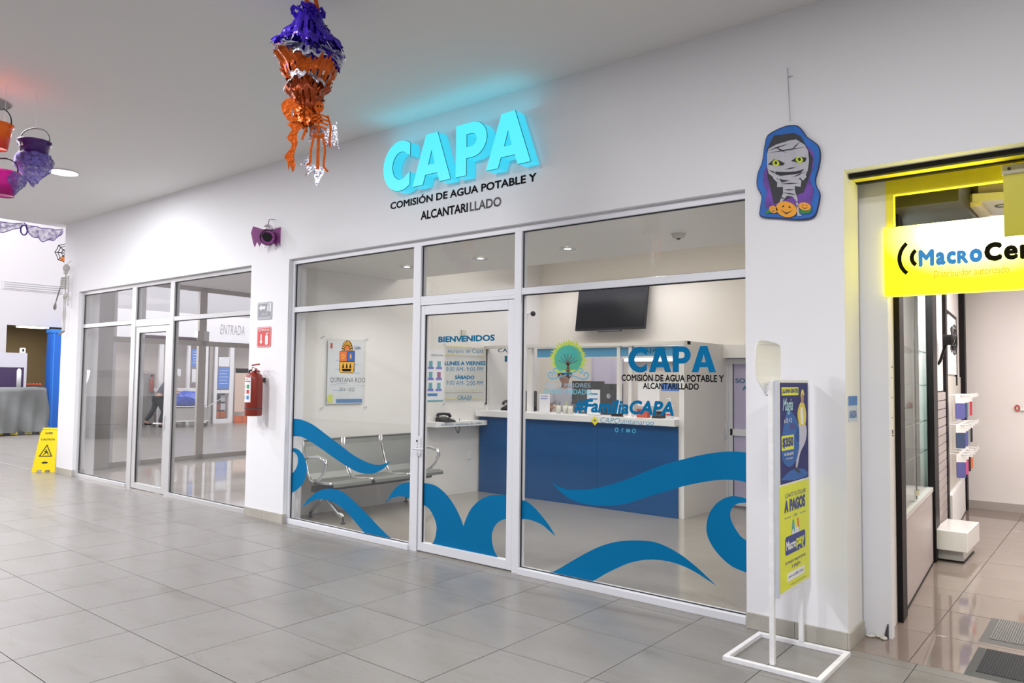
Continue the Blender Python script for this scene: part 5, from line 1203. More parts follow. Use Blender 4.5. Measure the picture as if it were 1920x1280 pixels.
# gauze swags
random.seed(11)
def swag(lab, y0, y1, drop0, drop1, sag):
    n, m_ = 26, 9; b = B(); G = []
    for i in range(n+1):
        u_ = i/n; row = []; y = y0+(y1-y0)*u_
        for j in range(m_+1):
            v_ = j/m_; d = (drop0+(drop1-drop0)*u_)+sag*(0.85+0.15*math.sin(u_*math.pi))
            q_ = max(0, math.sin(u_*math.pi))**0.4; z = ZC-0.005-0.03*q_-v_*d*(0.15+0.85*q_)-0.015*math.sin(u_*23+v_*3)*v_
            row.append(b.bm.verts.new((-11.14-0.03*math.sin(u_*17+v_*6)-0.02, y, z)))
        G.append(row)
    for i in range(n):
        for j in range(m_): b.bm.faces.new((G[i][j], G[i+1][j], G[i+1][j+1], G[i][j+1]))
    bot = [G[i][m_].co.copy() for i in range(n+1)]; topl = [G[i][0].co.copy() for i in range(n+1)]
    o = b.done('gauze_swag', GZL, None, smooth=True, label=lab, cat='drape', group='purple gauze swags at the ceiling edge')
    GH = mat('gauze_hem', (0.12, 0.06, 0.36), 0.8)
    B().tube([p for p in bot], 0.006, 5).done('hem', GH, o); B().tube([p+Vector((0, 0, -0.012)) for p in topl], 0.005, 5).done('hem', GH, o)
swag('purple gauze swag along the ceiling edge, left of the knot', -1.55, -0.50, 0.02, 0.02, 0.16)
swag('purple gauze swag along the ceiling edge, between knot and pillar', -0.46, 0.06, 0.02, 0.03, 0.18)
t = thing('gauze_knot', 'dark purple ring knot joining the two gauze swags', 'drape', (-11.15, -0.48, 3.6))
B().tube([Vector((-11.15, -0.48, 3.70))+Vector((0, 0.045*math.cos(a), 0.075*math.sin(a))) for a in [i*math.pi/9 for i in range(19)]], 0.011, 6).done('ring', MATS['gauze_hem'], t)
B().tube([(-11.15, -0.48, 3.775), (-11.15, -0.48, 3.82)], 0.006, 5).done('tie', MATS['gauze_hem'], t)

# ================================================================ FAR LEFT HALL
# wet floor sign
YS = mat('caution_yellow', (0.86, 0.66, 0.0), 0.4)
t = thing('wet_floor_sign', 'yellow folding caution sign standing by the far left pillar', 'sign', (-11.25, -0.12, 0))
fo = Vector((-11.22, 0.03, 0)); fx_ = Vector((0.70, 0.71, 0)); fn = Vector((0.71, -0.70, 0))
def panel(sgn, nm):
    b = B(); lps = [[(-0.17, 0.0), (-0.10, 0.0), (-0.09, 0.035), (-0.03, 0.035), (-0.02, 0.0), (0.02, 0.0), (0.03, 0.035), (0.09, 0.035), (0.10, 0.0), (0.17, 0.0), (0.125, 0.60), (0.10, 0.655), (-0.10, 0.655), (-0.125, 0.60)], [(-0.055, 0.585), (0.055, 0.585), (0.055, 0.615), (-0.055, 0.615)]]
    vv = (Z3*math.cos(0.22)-fn*sgn*math.sin(0.22)); org = fo+fn*sgn*0.165
    b.prism(lps, org, fx_, vv, fn*sgn, 0.02); return b.done(nm, YS, t), org, vv
p1, org, vv = panel(1, 'front_panel'); panel(-1, 'rear_panel')
INK = mat('sign_ink', (0.02, 0.02, 0.01), 0.5); of = org+fn*0.021
text('CAUTION', 'lettering', INK, t, of+fx_*(-0.10)+vv*0.49, fx_, vv, 0.20, 0.03, bold=0.02, lift=0.001)
tri = [(-0.10, 0.24), (0.10, 0.24), (0, 0.43)]; tri2 = [(-0.077, 0.253), (0.077, 0.253), (0, 0.402)]
B().prism([tri, tri2], of, fx_, vv, fn, 0.001).done('warning_triangle', INK, t)
b = B().prism([ell(-0.005, 0.345, 0.010, 0.010, 8)], of, fx_, vv, fn, 0.001)
b.prism([[(-0.03, 0.325), (0.01, 0.335), (0.03, 0.30), (0.045, 0.27), (0.035, 0.265), (0.012, 0.30), (-0.02, 0.275), (-0.035, 0.265), (-0.04, 0.272), (-0.01, 0.305)]], of, fx_, vv, fn, 0.001); b.done('pictogram', INK, t)
B().prism([[(-0.045, 0.15), (0.0, 0.165), (0.05, 0.155), (0.04, 0.135), (-0.03, 0.13)]], of, fx_, vv, fn, 0.001).done('mark', INK, t)
B().tube([fo+fx_*-0.11+Z3*0.655, fo+fx_*0.11+Z3*0.655], 0.012, 8).done('hinge', YS, t)
# covered kiosk
CL = mat('grey_cover_cloth', (0.15, 0.16, 0.158), 0.75, var=0.1, vscale=3)
t = thing('covered_counter', 'kiosk counter hidden under a draped grey cloth cover', 'counter', (-19.7, 1.2, 0))
b = B(); G = []
ring_t = []
yA, yB, xA, xB = -1.2, 2.68, -20.4, -19.15
per = []
N1, N2 = 90, 30
for i in range(N1): per.append((xB, yA+(yB-yA)*i/N1, (1, 0), i))
for i in range(N2): per.append((xB+(xA-xB)*i/N2, yB, (0, 1), 100+i))
for i in range(N1): per.append((xA, yB+(yA-yB)*i/N1, (-1, 0), 200+i))
for i in range(N2): per.append((xA+(xB-xA)*i/N2, yA, (0, -1), 300+i))
rows = 12
for j in range(rows+1):
    v_ = j/rows; row = []
    for (x, y, n_, k) in per:
        f_ = (0.09*math.sin(k*0.36+1.8*math.sin(k*0.11))+0.05*math.sin(k*0.83+v_*3)+0.05*math.sin(k*0.23-v_*5))*(0.12+v_)
        o_ = 0.03+0.16*v_*v_*0.6+f_
        row.append(b.bm.verts.new((x+n_[0]*o_, y+n_[1]*o_, 1.15-1.08*v_-0.02*math.sin(k*0.2)*(1-v_))))
    G.append(row)
n_p = len(per)
for j in range(rows):
    for i in range(n_p): b.bm.faces.new((G[j][i], G[j][(i+1) % n_p], G[j+1][(i+1) % n_p], G[j+1][i]))
b.bm.faces.new(G[0])
b.done('cloth_cover', CL, t, smooth=True)
bx('base', DKG, t, xA, xB+0.05, yA, yB, 0, 0.09)
TAPE = mat('hazard_yellow', (0.65, 0.55, 0.05), 0.5)
for k in range(26):
    y = yA+k*0.157; bx('tape_stripe', TAPE if k % 2 == 0 else DKG, t, xB+0.05, xB+0.056, y, y+0.155, 0.02, 0.09)
t = thing('display_stand', 'white topped panel with dark lower half standing on the covered kiosk', 'panel', (-20.0, 0.8, 1.15))
bx('upper_board', mat('panel_white', (0.55, 0.55, 0.62), 0.5), t, -20.03, -19.97, -1.2, 2.52, 1.66, 2.03); bx('lower_board', mat('dark_plum_board', (0.05, 0.03, 0.09), 0.5), t, -20.02, -19.98, -1.2, 2.46, 1.15, 1.66); bx('edge_post', MATS['panel_white'], t, -20.03, -19.97, 2.46, 2.52, 1.15, 1.66)
B().lathe([(0.05, 0), (0.05, 0.42), (0.02, 0.47), (0.0, 0.47)], (-19.75, 2.28, 1.16), 12).done('white_flask', WH, t, smooth=True)
t = thing('small_camera', 'small white device with dark eye on top of the display panel', 'camera', (-20.0, 2.42, 2.03)); bx('body', WH, t, -20.03, -19.97, 2.36, 2.48, 2.03, 2.16, bev=0.01); bx('lens', BLK, t, -19.972, -19.965, 2.40, 2.44, 2.07, 2.13)
t = thing('goods_tray', 'dark tray of small red items on the kiosk behind the cover', 'tray', (-20.6, 2.7, 1.1)); bx('tray', DKG, t, -20.60, -20.45, 2.40, 3.1, 0.8, 1.20)
for k in range(8): B().ball((-20.52, 2.47+k*0.08, 1.22), 0.035, 1, 1, 0.9, 8).done('item', mat('red_item', (0.5, 0.06, 0.02), 0.5), t)
BC = mat('blue_column_paint', (0.015, 0.13, 0.55), 0.5)
t = thing('blue_column', 'bright blue square column beside the far passage', 'column', (-20.75, 3.4, 0))
bx('shaft', BC, t, -20.95, -20.62, 3.30, 3.75, 0.0, 2.62); bx('capital', mat('blue_column_light', (0.03, 0.20, 0.65), 0.5), t, -20.97, -20.60, 3.28, 3.77, 2.62, 2.72); bx('corner_strip', mat('blue_column_light', (0.03, 0.20, 0.65), 0.5), t, -20.625, -20.61, 3.34, 3.38, 0.0, 2.62)
t = thing('passage_lamp', 'long glowing ceiling lamp inside the tan passage', 'lamp', (-23.3, 3.5, 2.86))
bx('diffuser', mat('warm_glow', (1, 1, 1), emit=6, ecol=(1, 0.93, 0.75)), t, -23.5, -23.0, 3.35, 4.05, 2.86, 2.90); bx('housing', WH, t, -23.55, -22.95, 3.3, 4.1, 2.90, 2.95)
t = thing('air_vent', 'long slotted air vent high on the far white wall', 'vent', (-20.99, 2.9, 3.8))
for k in range(4): bx('slot', mat('slot_grey', (0.30, 0.30, 0.32), 0.6), t, -20.999, -20.985, 2.24, 3.75, 3.745+k*0.055, 3.762+k*0.055)
bx('bright_frame', MATS['far_wall_white'], t, -21.0, -20.99, 2.20, 3.80, 3.72, 3.95)
# supermarket front beyond the vacant unit
MX = -20.45
mk = struct_root('window_4', (MX, 8.0, 0))
bx('wall_market', mat('market_beige', (0.62, 0.56, 0.52), 0.6), None, -21.0, -20.9, 4.6, 12, 0, 2.6, kind='structure')
bx('fascia', WHITEW, mk, MX-0.1, MX+0.1, 4.6, 11.6, 2.52, 3.4)
text('ENTRADA', 'lettering', mat('fascia_grey_letters', (0.33, 0.33, 0.36), 0.5), mk, (MX+0.105, 8.02, 2.83), Y3, Z3, 0.85, 0.30, bold=-0.01, shear=0.15)
for y0, y1 in ((4.6, 4.66), (6.15, 6.27), (7.02, 7.10), (7.58, 7.68), (7.90, 8.0), (8.42, 8.56)):
    bx('mullion', WH, mk, MX-0.05, MX+0.05, y0, y1, 0, 2.52)
bx('mid_rail', WH, mk, MX-0.04, MX+0.04, 5.9, 7.58, 1.02, 1.12); bx('mid_rail', WH, mk, MX-0.04, MX+0.04, 8.0, 8.42, 0.95, 1.05); bx('base_rail', WH, mk, MX-0.04, MX+0.04, 8.0, 8.42, 0.0, 0.14)
bx('dark_post', SIDEF, mk, MX-0.05, MX+0.06, 7.72, 7.82, 0, 2.52)
bx('grey_panel', mat('market_grey', (0.27, 0.26, 0.25), 0.6), mk, MX-0.03, MX, 5.5, 6.05, 0, 1.55)
bx('low_panel', mat('market_taupe', (0.38, 0.34, 0.32), 0.6), mk, MX-0.12, MX-0.08, 6.27, 7.6, 0, 1.02)
for (y0, y1, z0, z1, m_, lab) in ((7.14, 7.42, 1.78, 2.32, mat('poster_blue', (0.10, 0.25, 0.70), 0.5), 'blue market poster, narrow'), (8.03, 8.40, 1.10, 1.76, MATS['poster_blue'], 'blue market poster, wide'), (7.16, 7.40, 1.30, 1.70, PAPER, 'white notice'), (6.62, 6.80, 1.48, 1.70, PAPER, 'small white notice'), (8.03, 8.40, 1.80, 2.10, PAPER, 'white market notice'), (8.62, 9.1, 0.35, 1.75, mat('poster_cream', (0.72, 0.55, 0.45), 0.5), 'cream panel'), (8.62, 9.1, 1.60, 1.75, mat('poster_pink', (0.75, 0.25, 0.22), 0.5), 'pink strip')):
    p_ = bx('poster', m_, mk, MX+0.05, MX+0.056, y0, y1, z0, z1, label=lab)
    if m_ is MATS['poster_blue']:
        for q in range(5): bx('print_line', PAPER, p_, MX+0.056, MX+0.059, y0+0.04, y1-0.04-0.03*(q % 2), z1-0.10-q*(z1-z0)/6.5, z1-0.085-q*(z1-z0)/6.5)
bx('pane', GLASS, mk, MX-0.003, MX+0.003, 8.0, 8.42, 0.14, 0.95)
ti = thing('goods_shelf', 'dark shelf of orange and white goods behind the far market door', 'shelf', (MX-0.3, 8.2, 0))
bx('rack', DKG, ti, MX-0.4, MX-0.2, 8.0, 8.42, 0.10, 0.95)
for r_, c_, m_ in ((0, 0, ORG), (0, 1, ORG), (1, 0, MATS['red_item']), (1, 1, PAPER), (2, 0, BLK), (2, 1, PAPER)):
    bx('goods', m_, ti, MX-0.19, MX-0.10, 8.04+c_*0.19, 8.20+c_*0.19, 0.16+r_*0.26, 0.36+r_*0.26)
for k in range(3):
    t = thing('crate', 'orange crate on the floor, %s of the three beside the market door' % ['first from the door', 'middle one', 'furthest from the door'][k], 'crate', (MX+0.15, 8.68+k*0.17, 0), group='orange crates by the market door')
    b = B().box(MX+0.05, MX+0.28, 8.61+k*0.17, 8.76+k*0.17, 0.0, 0.20).done('crate_body', mat('crate_orange', (0.70, 0.14, 0.03), 0.5), t); bx('crate_rim', ORG, t, MX+0.045, MX+0.285, 8.605+k*0.17, 8.765+k*0.17, 0.20, 0.22)
t = thing('fire_extinguisher', 'small distant red extinguisher on the grey panel behind the walkers', 'extinguisher', (MX+0.1, 5.95, 1.0))
B().lathe([(0.06, 0), (0.065, 0.02), (0.065, 0.36), (0.03, 0.42), (0.03, 0.46)], (MX+0.08, 5.92, 1.0), 12).done('cylinder', REDM, t, smooth=True); bx('valve', BLK, t, MX+0.06, MX+0.10, 5.89, 5.95, 1.46, 1.50)
# parked car on the hall floor, seen only as a reflection
t = thing('parked_car', 'dark grey hatchback reflected in the leftmost shop pane', 'car', (0, 0, 0))
CARM = mat('dark_car_paint', (0.07, 0.07, 0.075), 0.3, coat=0.6); TYRE = mat('tyre', (0.015, 0.015, 0.015), 0.8)
prof = [(-2.15, 0.35), (-2.20, 0.60), (-2.12, 0.85), (-1.90, 0.98), (-1.10, 1.08), (-0.45, 1.50), (0.2, 1.62), (1.3, 1.60), (1.85, 1.42), (2.15, 1.0), (2.2, 0.6), (2.15, 0.35), (1.75, 0.28), (1.70, 0.50), (1.55, 0.66), (1.35, 0.72), (1.15, 0.66), (1.0, 0.50), (0.95, 0.28), (-0.95, 0.28), (-1.0, 0.50), (-1.15, 0.66), (-1.35, 0.72), (-1.55, 0.66), (-1.70, 0.50), (-1.75, 0.28)]
b = B().prism([prof], (0, -0.88, 0), X3, Z3, Y3, 1.76)
for v in b.bm.verts:
    if v.co.z > 1.05: v.co.y *= 1-0.22*(v.co.z-1.05)/0.57
b.done('car_body', CARM, t)
gl_ = B().prism([[(-1.0, 1.10), (-0.42, 1.45), (0.2, 1.55), (0.2, 1.10)], ], (0, -0.885, 0), X3, Z3, -Y3, 0.0)
for v in gl_.bm.verts: v.co.y = -0.88*(1-0.22*(v.co.z-1.05)/0.57)-0.01
gl_.done('side_window', BLK, t)
gl_ = B().prism([[(0.28, 1.10), (0.28, 1.55), (1.25, 1.53), (1.7, 1.35), (1.85, 1.10)]], (0, -0.885, 0), X3, Z3, -Y3, 0.0)
for v in gl_.bm.verts: v.co.y = -0.88*(1-0.22*(v.co.z-1.05)/0.57)-0.01
gl_.done('side_window', BLK, t)
for s in (-1, 1):
    for x in (-1.35, 1.35):
        w_ = B().lathe([(0.20, -0.1), (0.32, -0.1), (0.34, -0.07), (0.34, 0.07), (0.32, 0.1), (0.20, 0.1)], (x, s*0.80, 0.34), 24, ax='y').done('wheel', TYRE, t)
        b = B()
        for k in range(10):
            a = k*math.pi/5; b.tube([(x+0.03*math.cos(a), s*0.905, 0.34+0.03*math.sin(a)), (x+0.21*math.cos(a), s*0.90, 0.34+0.21*math.sin(a))], 0.018, 5)
        b.lathe([(0.05, s*0.89), (0.05, s*0.91)], (x, 0, 0.34), 12, ax='y'); b.done('hub_spokes', CHROME, w_)
for s in (-1, 1): bx('headlight', WH, t, -2.15, -2.0, s*0.62-0.14, s*0.62+0.14, 0.78, 0.90)
bx('number_plate', WH, t, -2.215, -2.19, -0.25, 0.25, 0.48, 0.60)
t.location = (-18.6, -4.0, 0); t.rotation_euler = (0, 0, math.radians(180+180+18))
# ================================================================ PHONE SHOP AT THE RIGHT
MXf = lambda y: 0.75-0.077*y
TAU = mat('glossy_taupe_floor', (0.235, 0.19, 0.168), 0.05, var=0.05, vscale=1.5); PINKW = mat('warm_white_wall', (0.80, 0.76, 0.76), 0.6)
fl = bx('floor', mat('taupe_grout', (0.36, 0.30, 0.27), 0.6), None, 0.30, 3.6, 0.02, 6.2, -0.12, -0.010, kind='structure')
tm2 = {}
for i in range(6):
    for j in range(11):
        y0 = 0.02+j*0.6; x0 = 0.30+i*0.6 if i else 0.30
        w_ = 0.6; d_ = min(0.6, 6.2-y0)
        if x0+w_ > 3.62 or d_ < 0.05: continue
        tile_obj(w_, d_, fl, x0, y0, TAU, tm2)
bx('ceiling', mat('shop_ceiling', (0.52, 0.49, 0.47), 0.8), None, 0.2, 3.6, 0.14, 6.3, 2.95, 3.05, kind='structure')
bx('wall_rear', PINKW, None, 0.0, 3.6, 6.2, 6.3, 0, 2.95, kind='structure')
bx('wall_right', PINKW, None, 3.6, 3.7, 0.14, 6.3, 0, 2.95, kind='structure')
b = B(); b.hexa([(0.30, 0.30, 0), (0.30, 0.30, 0), (0.30, 0.3, 0), (0.30, 0.3, 0), (0.30, 0.3, 2.95), (0.3, 0.3, 2.95), (0.3, 0.3, 2.95), (0.3, 0.3, 2.95)]) if False else None
slant(lambda y: MXf(y), 0.36, 0.80, 0, 2.95, 0.17, b); slant(lambda y: MXf(y)-0.26, 0.80, 2.9, 0, 2.95, 0.05, b); slant(lambda y: MXf(y), 2.9, 6.2, 0, 2.95, 0.10, b)
b.done('wall_side', PINKW, kind='structure')
bx('column', WALL, None, 0.45, 0.745, 0.355, 0.42, 0.0, 2.95, kind='structure')
bx('baseboard_rear', mat('taupe_skirting', (0.42, 0.38, 0.36), 0.4), None, 0.2, 3.6, 6.185, 6.2, 0, 0.10, kind='structure')
YP = mat('yellow_paint_and_light', (0.92, 0.82, 0.04), 0.5)  # yellow frame paint; on the soffit strips it stands in for sign light
b = B().box(0.745, 3.3, 0.35, 0.40, 2.66, 2.80).box(0.745, 0.785, 0.35, 0.40, 2.455, 2.66)
b.done('trim_2', YP, kind='structure')
bx('trim_3', YP, None, 0.70, 3.3, 0.14, 0.35, 2.80, 2.86, kind='structure')  # soffit strip coloured yellow in place of the sign's light on it
tr = struct_root('trim_4', (1.9, 0.2, 2.72))
bx('track', BLK, tr, 0.60, 3.3, 0.10, 0.135, 2.735, 2.765); bx('track', BLK, tr, 0.60, 3.3, 0.255, 0.29, 2.735, 2.765); bx('track_plate', YP, tr, 0.60, 3.3, 0.135, 0.255, 2.745, 2.765)  # track plate likewise tinted with the sign's yellow light
# yellow light box
def sign_mat():
    m = bpy.data.materials.new('sign_face_yellow'); m.use_nodes = True; nt = m.node_tree; p = nt.nodes['Principled BSDF']
    g = nt.nodes.new('ShaderNodeNewGeometry'); mp_ = nt.nodes.new('ShaderNodeMapping'); mp_.vector_type = 'POINT'
    mp_.inputs['Location'].default_value = (-1.22*1.9, 0, -2.40*3.4); mp_.inputs['Scale'].default_value = (1.9, 0, 3.4)
    ln = nt.nodes.new('ShaderNodeVectorMath'); ln.operation = 'LENGTH'
    nt.links.new(g.outputs['Position'], mp_.inputs[0]); nt.links.new(mp_.outputs[0], ln.inputs[0])
    r = nt.nodes.new('ShaderNodeValToRGB'); e = r.color_ramp.elements  # radial ramp paints the backlight's white hot spot into the emission
    e[0].position = 0.35; e[0].color = (1.0, 1.0, 0.80, 1); e[1].position = 0.95; e[1].color = (1.0, 0.90, 0.0, 1)
    x = e.new(0.65); x.color = (1.0, 0.97, 0.25, 1)
    nt.links.new(ln.outputs['Value'], r.inputs['Fac']); nt.links.new(r.outputs['Color'], p.inputs['Emission Color'])
    p.inputs['Base Color'].default_value = (0.8, 0.75, 0.0, 1); p.inputs['Emission Strength'].default_value = 2.6; return m
t = thing('light_box_sign', 'backlit yellow shop sign hanging in the opening on the right', 'sign', (1.7, 0.36, 2.05))
bx('sign_face', sign_mat(), t, 0.735, 3.1, 0.325, 0.335, 2.045, 2.458)
bx('sign_body', mat('sign_body_yellow', (0.8, 0.72, 0.05), 0.5, emit=2.0, ecol=(1.0, 0.9, 0.05)), t, 0.735, 3.1, 0.336, 0.42, 2.045, 2.458)
SB = mat('sign_blue', (0.03, 0.20, 0.50), 0.6, spec=0.1, emit=0.25, ecol=(0.10, 0.45, 0.95)); SK_ = mat('sign_black', (0.01, 0.009, 0.003), 0.7, spec=0.05)
b = B()
yf = 0.3245
for R1, R0, a in ((0.135, 0.112, 48), (0.068, 0.045, 52)):
    cx_, cz_ = 0.943, 2.262
    b.prism([ell(cx_, cz_, R1, R1*0.98, 16, 180-a, 180+a)+ell(cx_, cz_, R0, R0*0.98, 16, 180+a, 180-a)], (0, yf, 0), X3, Z3, -Y3, 0.001)
b.done('signal_arcs', SK_, t)
text('M', 'lettering', SB, t, (0.922, yf-0.002, 2.205), X3, Z3, 0.082, 0.100, bold=0.05)
text('acRo', 'lettering', SB, t, (1.012, yf-0.002, 2.205), X3, Z3, 0.222, 0.080, bold=0.03) if False else None
xx = 1.012
for ch, w_, h_ in (('a', 0.051, 0.078), ('c', 0.049, 0.078), ('R', 0.057, 0.076), ('o', 0.064, 0.080)):
    text(ch, 'lettering', SB, t, (xx, yf-0.002, 2.206), X3, Z3, w_, h_, bold=0.06); xx += w_+0.004
for ch, w_, h_ in (('C', 0.085, 0.108), ('e', 0.066, 0.082), ('L', 0.055, 0.080), ('L', 0.055, 0.080)):
    text(ch, 'lettering', SK_, t, (xx+0.004, yf-0.002, 2.206), X3, Z3, w_, h_, bold=0.045 if ch == 'e' else 0.07); xx += w_+0.008
text('Distribuidor autorizado', 'lettering', mat('sign_pale_orange', (0.62, 0.48, 0.0), 0.5, emit=0.35, ecol=(0.9, 0.7, 0.0)), t, (1.00, yf-0.002, 2.135), X3, Z3, 0.37, 0.042, bold=0.02)

area((1.9, 0.38, 2.47), 2.2, 0.05, 5, (1.0, 0.92, 0.15), (math.radians(180), 0, 0))
t = thing('projecting_sign', 'olive yellow panel with pale top bracket in front of the light box', 'sign', (1.7, 0.28, 2.33))
bx('panel', mat('olive_yellow', (0.55, 0.50, 0.0), 0.4), t, 1.355, 2.1, 0.27, 0.285, 2.33, 2.675, bev=0.003); bx('bracket', mat('grey_bracket', (0.55, 0.53, 0.45), 0.4), t, 1.350, 2.1, 0.262, 0.292, 2.670, 2.725, bev=0.004)
B().lathe([(0.008, 0), (0.008, 0.004)], (1.385, 0.258, 2.70), 10, ax='y').done('screw', DKG, t)
# dark soffit box and hexagonal ceiling fixture above the sign
bx('ceiling_duct', mat('dark_soffit', (0.035, 0.032, 0.02), 0.6), None, 0.62, 1.10, 0.55, 2.6, 2.62, 2.94, label='dark box under the shop ceiling above the light box sign', cat='duct')
t = thing('ceiling_fixture', 'white hexagonal hanging ceiling fixture seen above the yellow sign', 'fixture', (1.25, 1.1, 2.7))
b = B(); lp = [(1.18+0.24*math.cos(math.radians(60*k+15)), 1.25+0.30*math.sin(math.radians(60*k+15))) for k in range(6)]
b.prism([lp], (0, 0, 2.69), X3, Y3, Z3, 0.05); b.done('white_panel', mat('fixture_white', (0.55, 0.52, 0.54), 0.4), t)
b = B(); lp2 = [(1.18+0.16*math.cos(math.radians(60*k+15)), 1.25+0.20*math.sin(math.radians(60*k+15))) for k in range(6)]
b.prism([lp2], (0, 0, 2.74), X3, Y3, Z3, 0.20); b.done('upper_box', mat('fixture_taupe', (0.38, 0.33, 0.33), 0.5), t)
bx('pale_bar', mat('fixture_bar', (0.66, 0.58, 0.52), 0.5), t, 1.10, 1.16, 1.0, 1.5, 2.665, 2.69)
B().prism([ell(1.26, 1.2, 0.05, 0.05, 14), ell(1.26, 1.2, 0.038, 0.038, 12)], (0, 0, 2.688), X3, Y3, -Z3, 0.002).done('emblem', DKG, t)
# notice on the column return
def mbox(name, m, par, y0, y1, z0, z1, o0, o1, bev=0, **k):
    xa, xb = MXf(y0), MXf(y1); b = B()
    b.hexa([(xa+o0, y0, z0), (xa+o1, y0, z0), (xb+o1, y1, z0), (xb+o0, y1, z0), (xa+o0, y0, z1), (xa+o1, y0, z1), (xb+o1, y1, z1), (xb+o0, y1, z1)])
    return b.done(name, m, par, **k)
MU = Vector((-0.077, 1, 0)).normalized()
t = thing('wall_notice', 'narrow printed white notice with thin black border beside the display case', 'notice', (MXf(0.53), 0.53, 1.19))
mbox('border', BLK, t, 0.385, 0.675, 1.185, 1.625, 0.0005, 0.002); mbox('sheet', mat('cream_sheet', (0.80, 0.77, 0.66), 0.6), t, 0.395, 0.665, 1.192, 1.618, 0.002, 0.003)
for q in range(8): mbox('print_line', DKG, t, 0.43, 0.63-0.05*(q % 3), 1.55-q*0.042, 1.556-q*0.042, 0.003, 0.004)
mbox('logo_strip', DKG, t, 0.50, 0.64, 1.20, 1.225, 0.003, 0.004)
bx('threshold_sticker', mat('pale_blue_sticker', (0.55, 0.62, 0.75), 0.5), None, 0.596, 0.598, 0.045, 0.225, 1.29, 1.44, label='small blue and white sticker on the side of the shop opening', cat='sticker')
st_ = [o for o in bpy.data.objects if o.name == 'threshold_sticker'][0]; st_.name = 'door_sticker'
bx('sticker_top', mat('sticker_blue', (0.05, 0.20, 0.55), 0.5), st_, 0.598, 0.5995, 0.045, 0.225, 1.385, 1.44)
text('SALIDA', 'lettering', MATS['sticker_blue'], st_, (0.5995, 0.06, 1.31), Y3, Z3, 0.15, 0.045, bold=0.02)
# display case
BKF = mat('black_frame', (0.010, 0.008, 0.010), 0.5, spec=0.2)
t = thing('display_case', 'tall black framed lit glass display case along the shop side wall', 'display case', (MXf(1.8), 1.8, 0))
mbox('front_post', BKF, t, 0.74, 0.93, 0.0, 2.94, -0.02, 0.035); mbox('rear_post', BKF, t, 2.70, 3.02, 0.0, 2.94, -0.02, 0.035)
mbox('lower_panel', mat('taupe_panel', (0.46, 0.40, 0.40), 0.4), t, 0.93, 2.70, 0.01, 0.60, -0.02, 0.012); mbox('ledge', mat('ledge_white', (0.66, 0.62, 0.62), 0.3), t, 0.93, 2.70, 0.60, 0.635, -0.24, 0.02); mbox('plinth', BKF, t, 0.93, 2.70, 0.0, 0.012, -0.02, 0.018)
mbox('back_panel', mat('case_back', (0.72, 0.80, 0.80), 0.4), t, 0.93, 2.70, 0.635, 2.6, -0.25, -0.24); mbox('case_top', BKF, t, 0.93, 2.70, 2.60, 2.68, -0.25, 0.012)
CGL = glass_mat('case_glass', gain=0.35); mbox('pane', CGL, t, 0.93, 1.75, 0.65, 2.60, 0.0, 0.005); mbox('pane', CGL, t, 1.70, 2.70, 0.65, 2.60, -0.010, -0.005)
mbox('pane_edge', mat('glass_edge', (0.04, 0.07, 0.06), 0.3), t, 1.745, 1.755, 0.65, 2.60, 0.0, 0.006)
SG = glass_mat('shelf_glass', tint=(0.80, 0.92, 0.90), gain=1.0)
for z in (1.78, 1.50, 1.20, 0.95): mbox('glass_shelf', SG, t, 0.95, 2.69, z, z+0.008, -0.23, -0.02)
lk = mbox('lock', CHROME, t, 1.70, 1.78, 0.68, 0.72, 0.006, 0.02)
area((MXf(1.8)-0.12, 1.8, 2.56), 0.12, 1.5, 40, (0.93, 1.0, 0.98), (0, 0, math.radians(4.4)))
for q, (y, z, m_, lab) in enumerate(((1.30, 1.788, PAPER, 'small white boxed gadget on the top glass shelf'), (1.55, 1.788, mat('gadget_pink', (0.6, 0.25, 0.25), 0.5), 'small pink gadget on the top glass shelf'), (1.15, 1.208, LIME, 'bright yellow price card standing on the third glass shelf'), (1.45, 1.208, mat('price_yellow', (0.8, 0.75, 0.02), 0.5), 'yellow price box on the third glass shelf, second from the front'), (1.15, 0.637, MATS['price_yellow'], 'yellow price box on the bottom of the display case'), (1.45, 0.637, PAPER, 'white box on the bottom of the display case'))):
    t2 = thing('boxed_item', lab, 'box', (MXf(y)-0.1, y, z)); mbox('carton', m_, t2, y, y+0.14, z+0.001, z+0.10, -0.16, -0.06); mbox('label', DKG, t2, y+0.03, y+0.11, z+0.03, z+0.05, -0.06, -0.0585)
# slat wall
t = thing('slat_wall', 'low slatted display panel beyond the glass case', 'display panel', (MXf(3.5), 3.5, 0))
SW = mat('slat_grey', (0.40, 0.35, 0.34), 0.4)
mbox('backing', BKF, t, 3.06, 3.92, 0.05, 1.45, 0.0, 0.008); mbox('edge_strip', WH, t, 3.03, 3.07, 0.05, 1.48, 0.0, 0.03)
for k in range(17): mbox('slat', SW, t, 3.10, 3.88, 0.06+k*0.0815, 0.06+k*0.0815+0.073, 0.008, 0.024)
t = thing('wall_fan', 'black round wall fan above the slatted panel', 'fan', (MXf(3.45)+0.1, 3.45, 1.9))
fc = Vector((MXf(3.45)+0.14, 3.45, 1.93)); b = B()
for r_ in (0.05, 0.10, 0.14): b.tube([fc+Vector((0, r_*math.cos(i*math.pi/10), r_*math.sin(i*math.pi/10))) for i in range(21)], 0.005, 5, cap=False)
for k in range(12): a = k*math.pi/6; b.tube([fc, fc+Vector((0, 0.14*math.cos(a), 0.14*math.sin(a)))], 0.003, 4)
b.done('guard', BLK, t)
b = B()
for k in range(3):
    a = k*2.094; b.prism([[(0.02, -0.01), (0.12, -0.05), (0.13, 0.02), (0.02, 0.02)]], fc+Vector((-0.02, 0, 0)), Vector((0, math.cos(a), math.sin(a))), Vector((0, -math.sin(a), math.cos(a))), X3, 0.004)
b.done('blades', BLK, t)
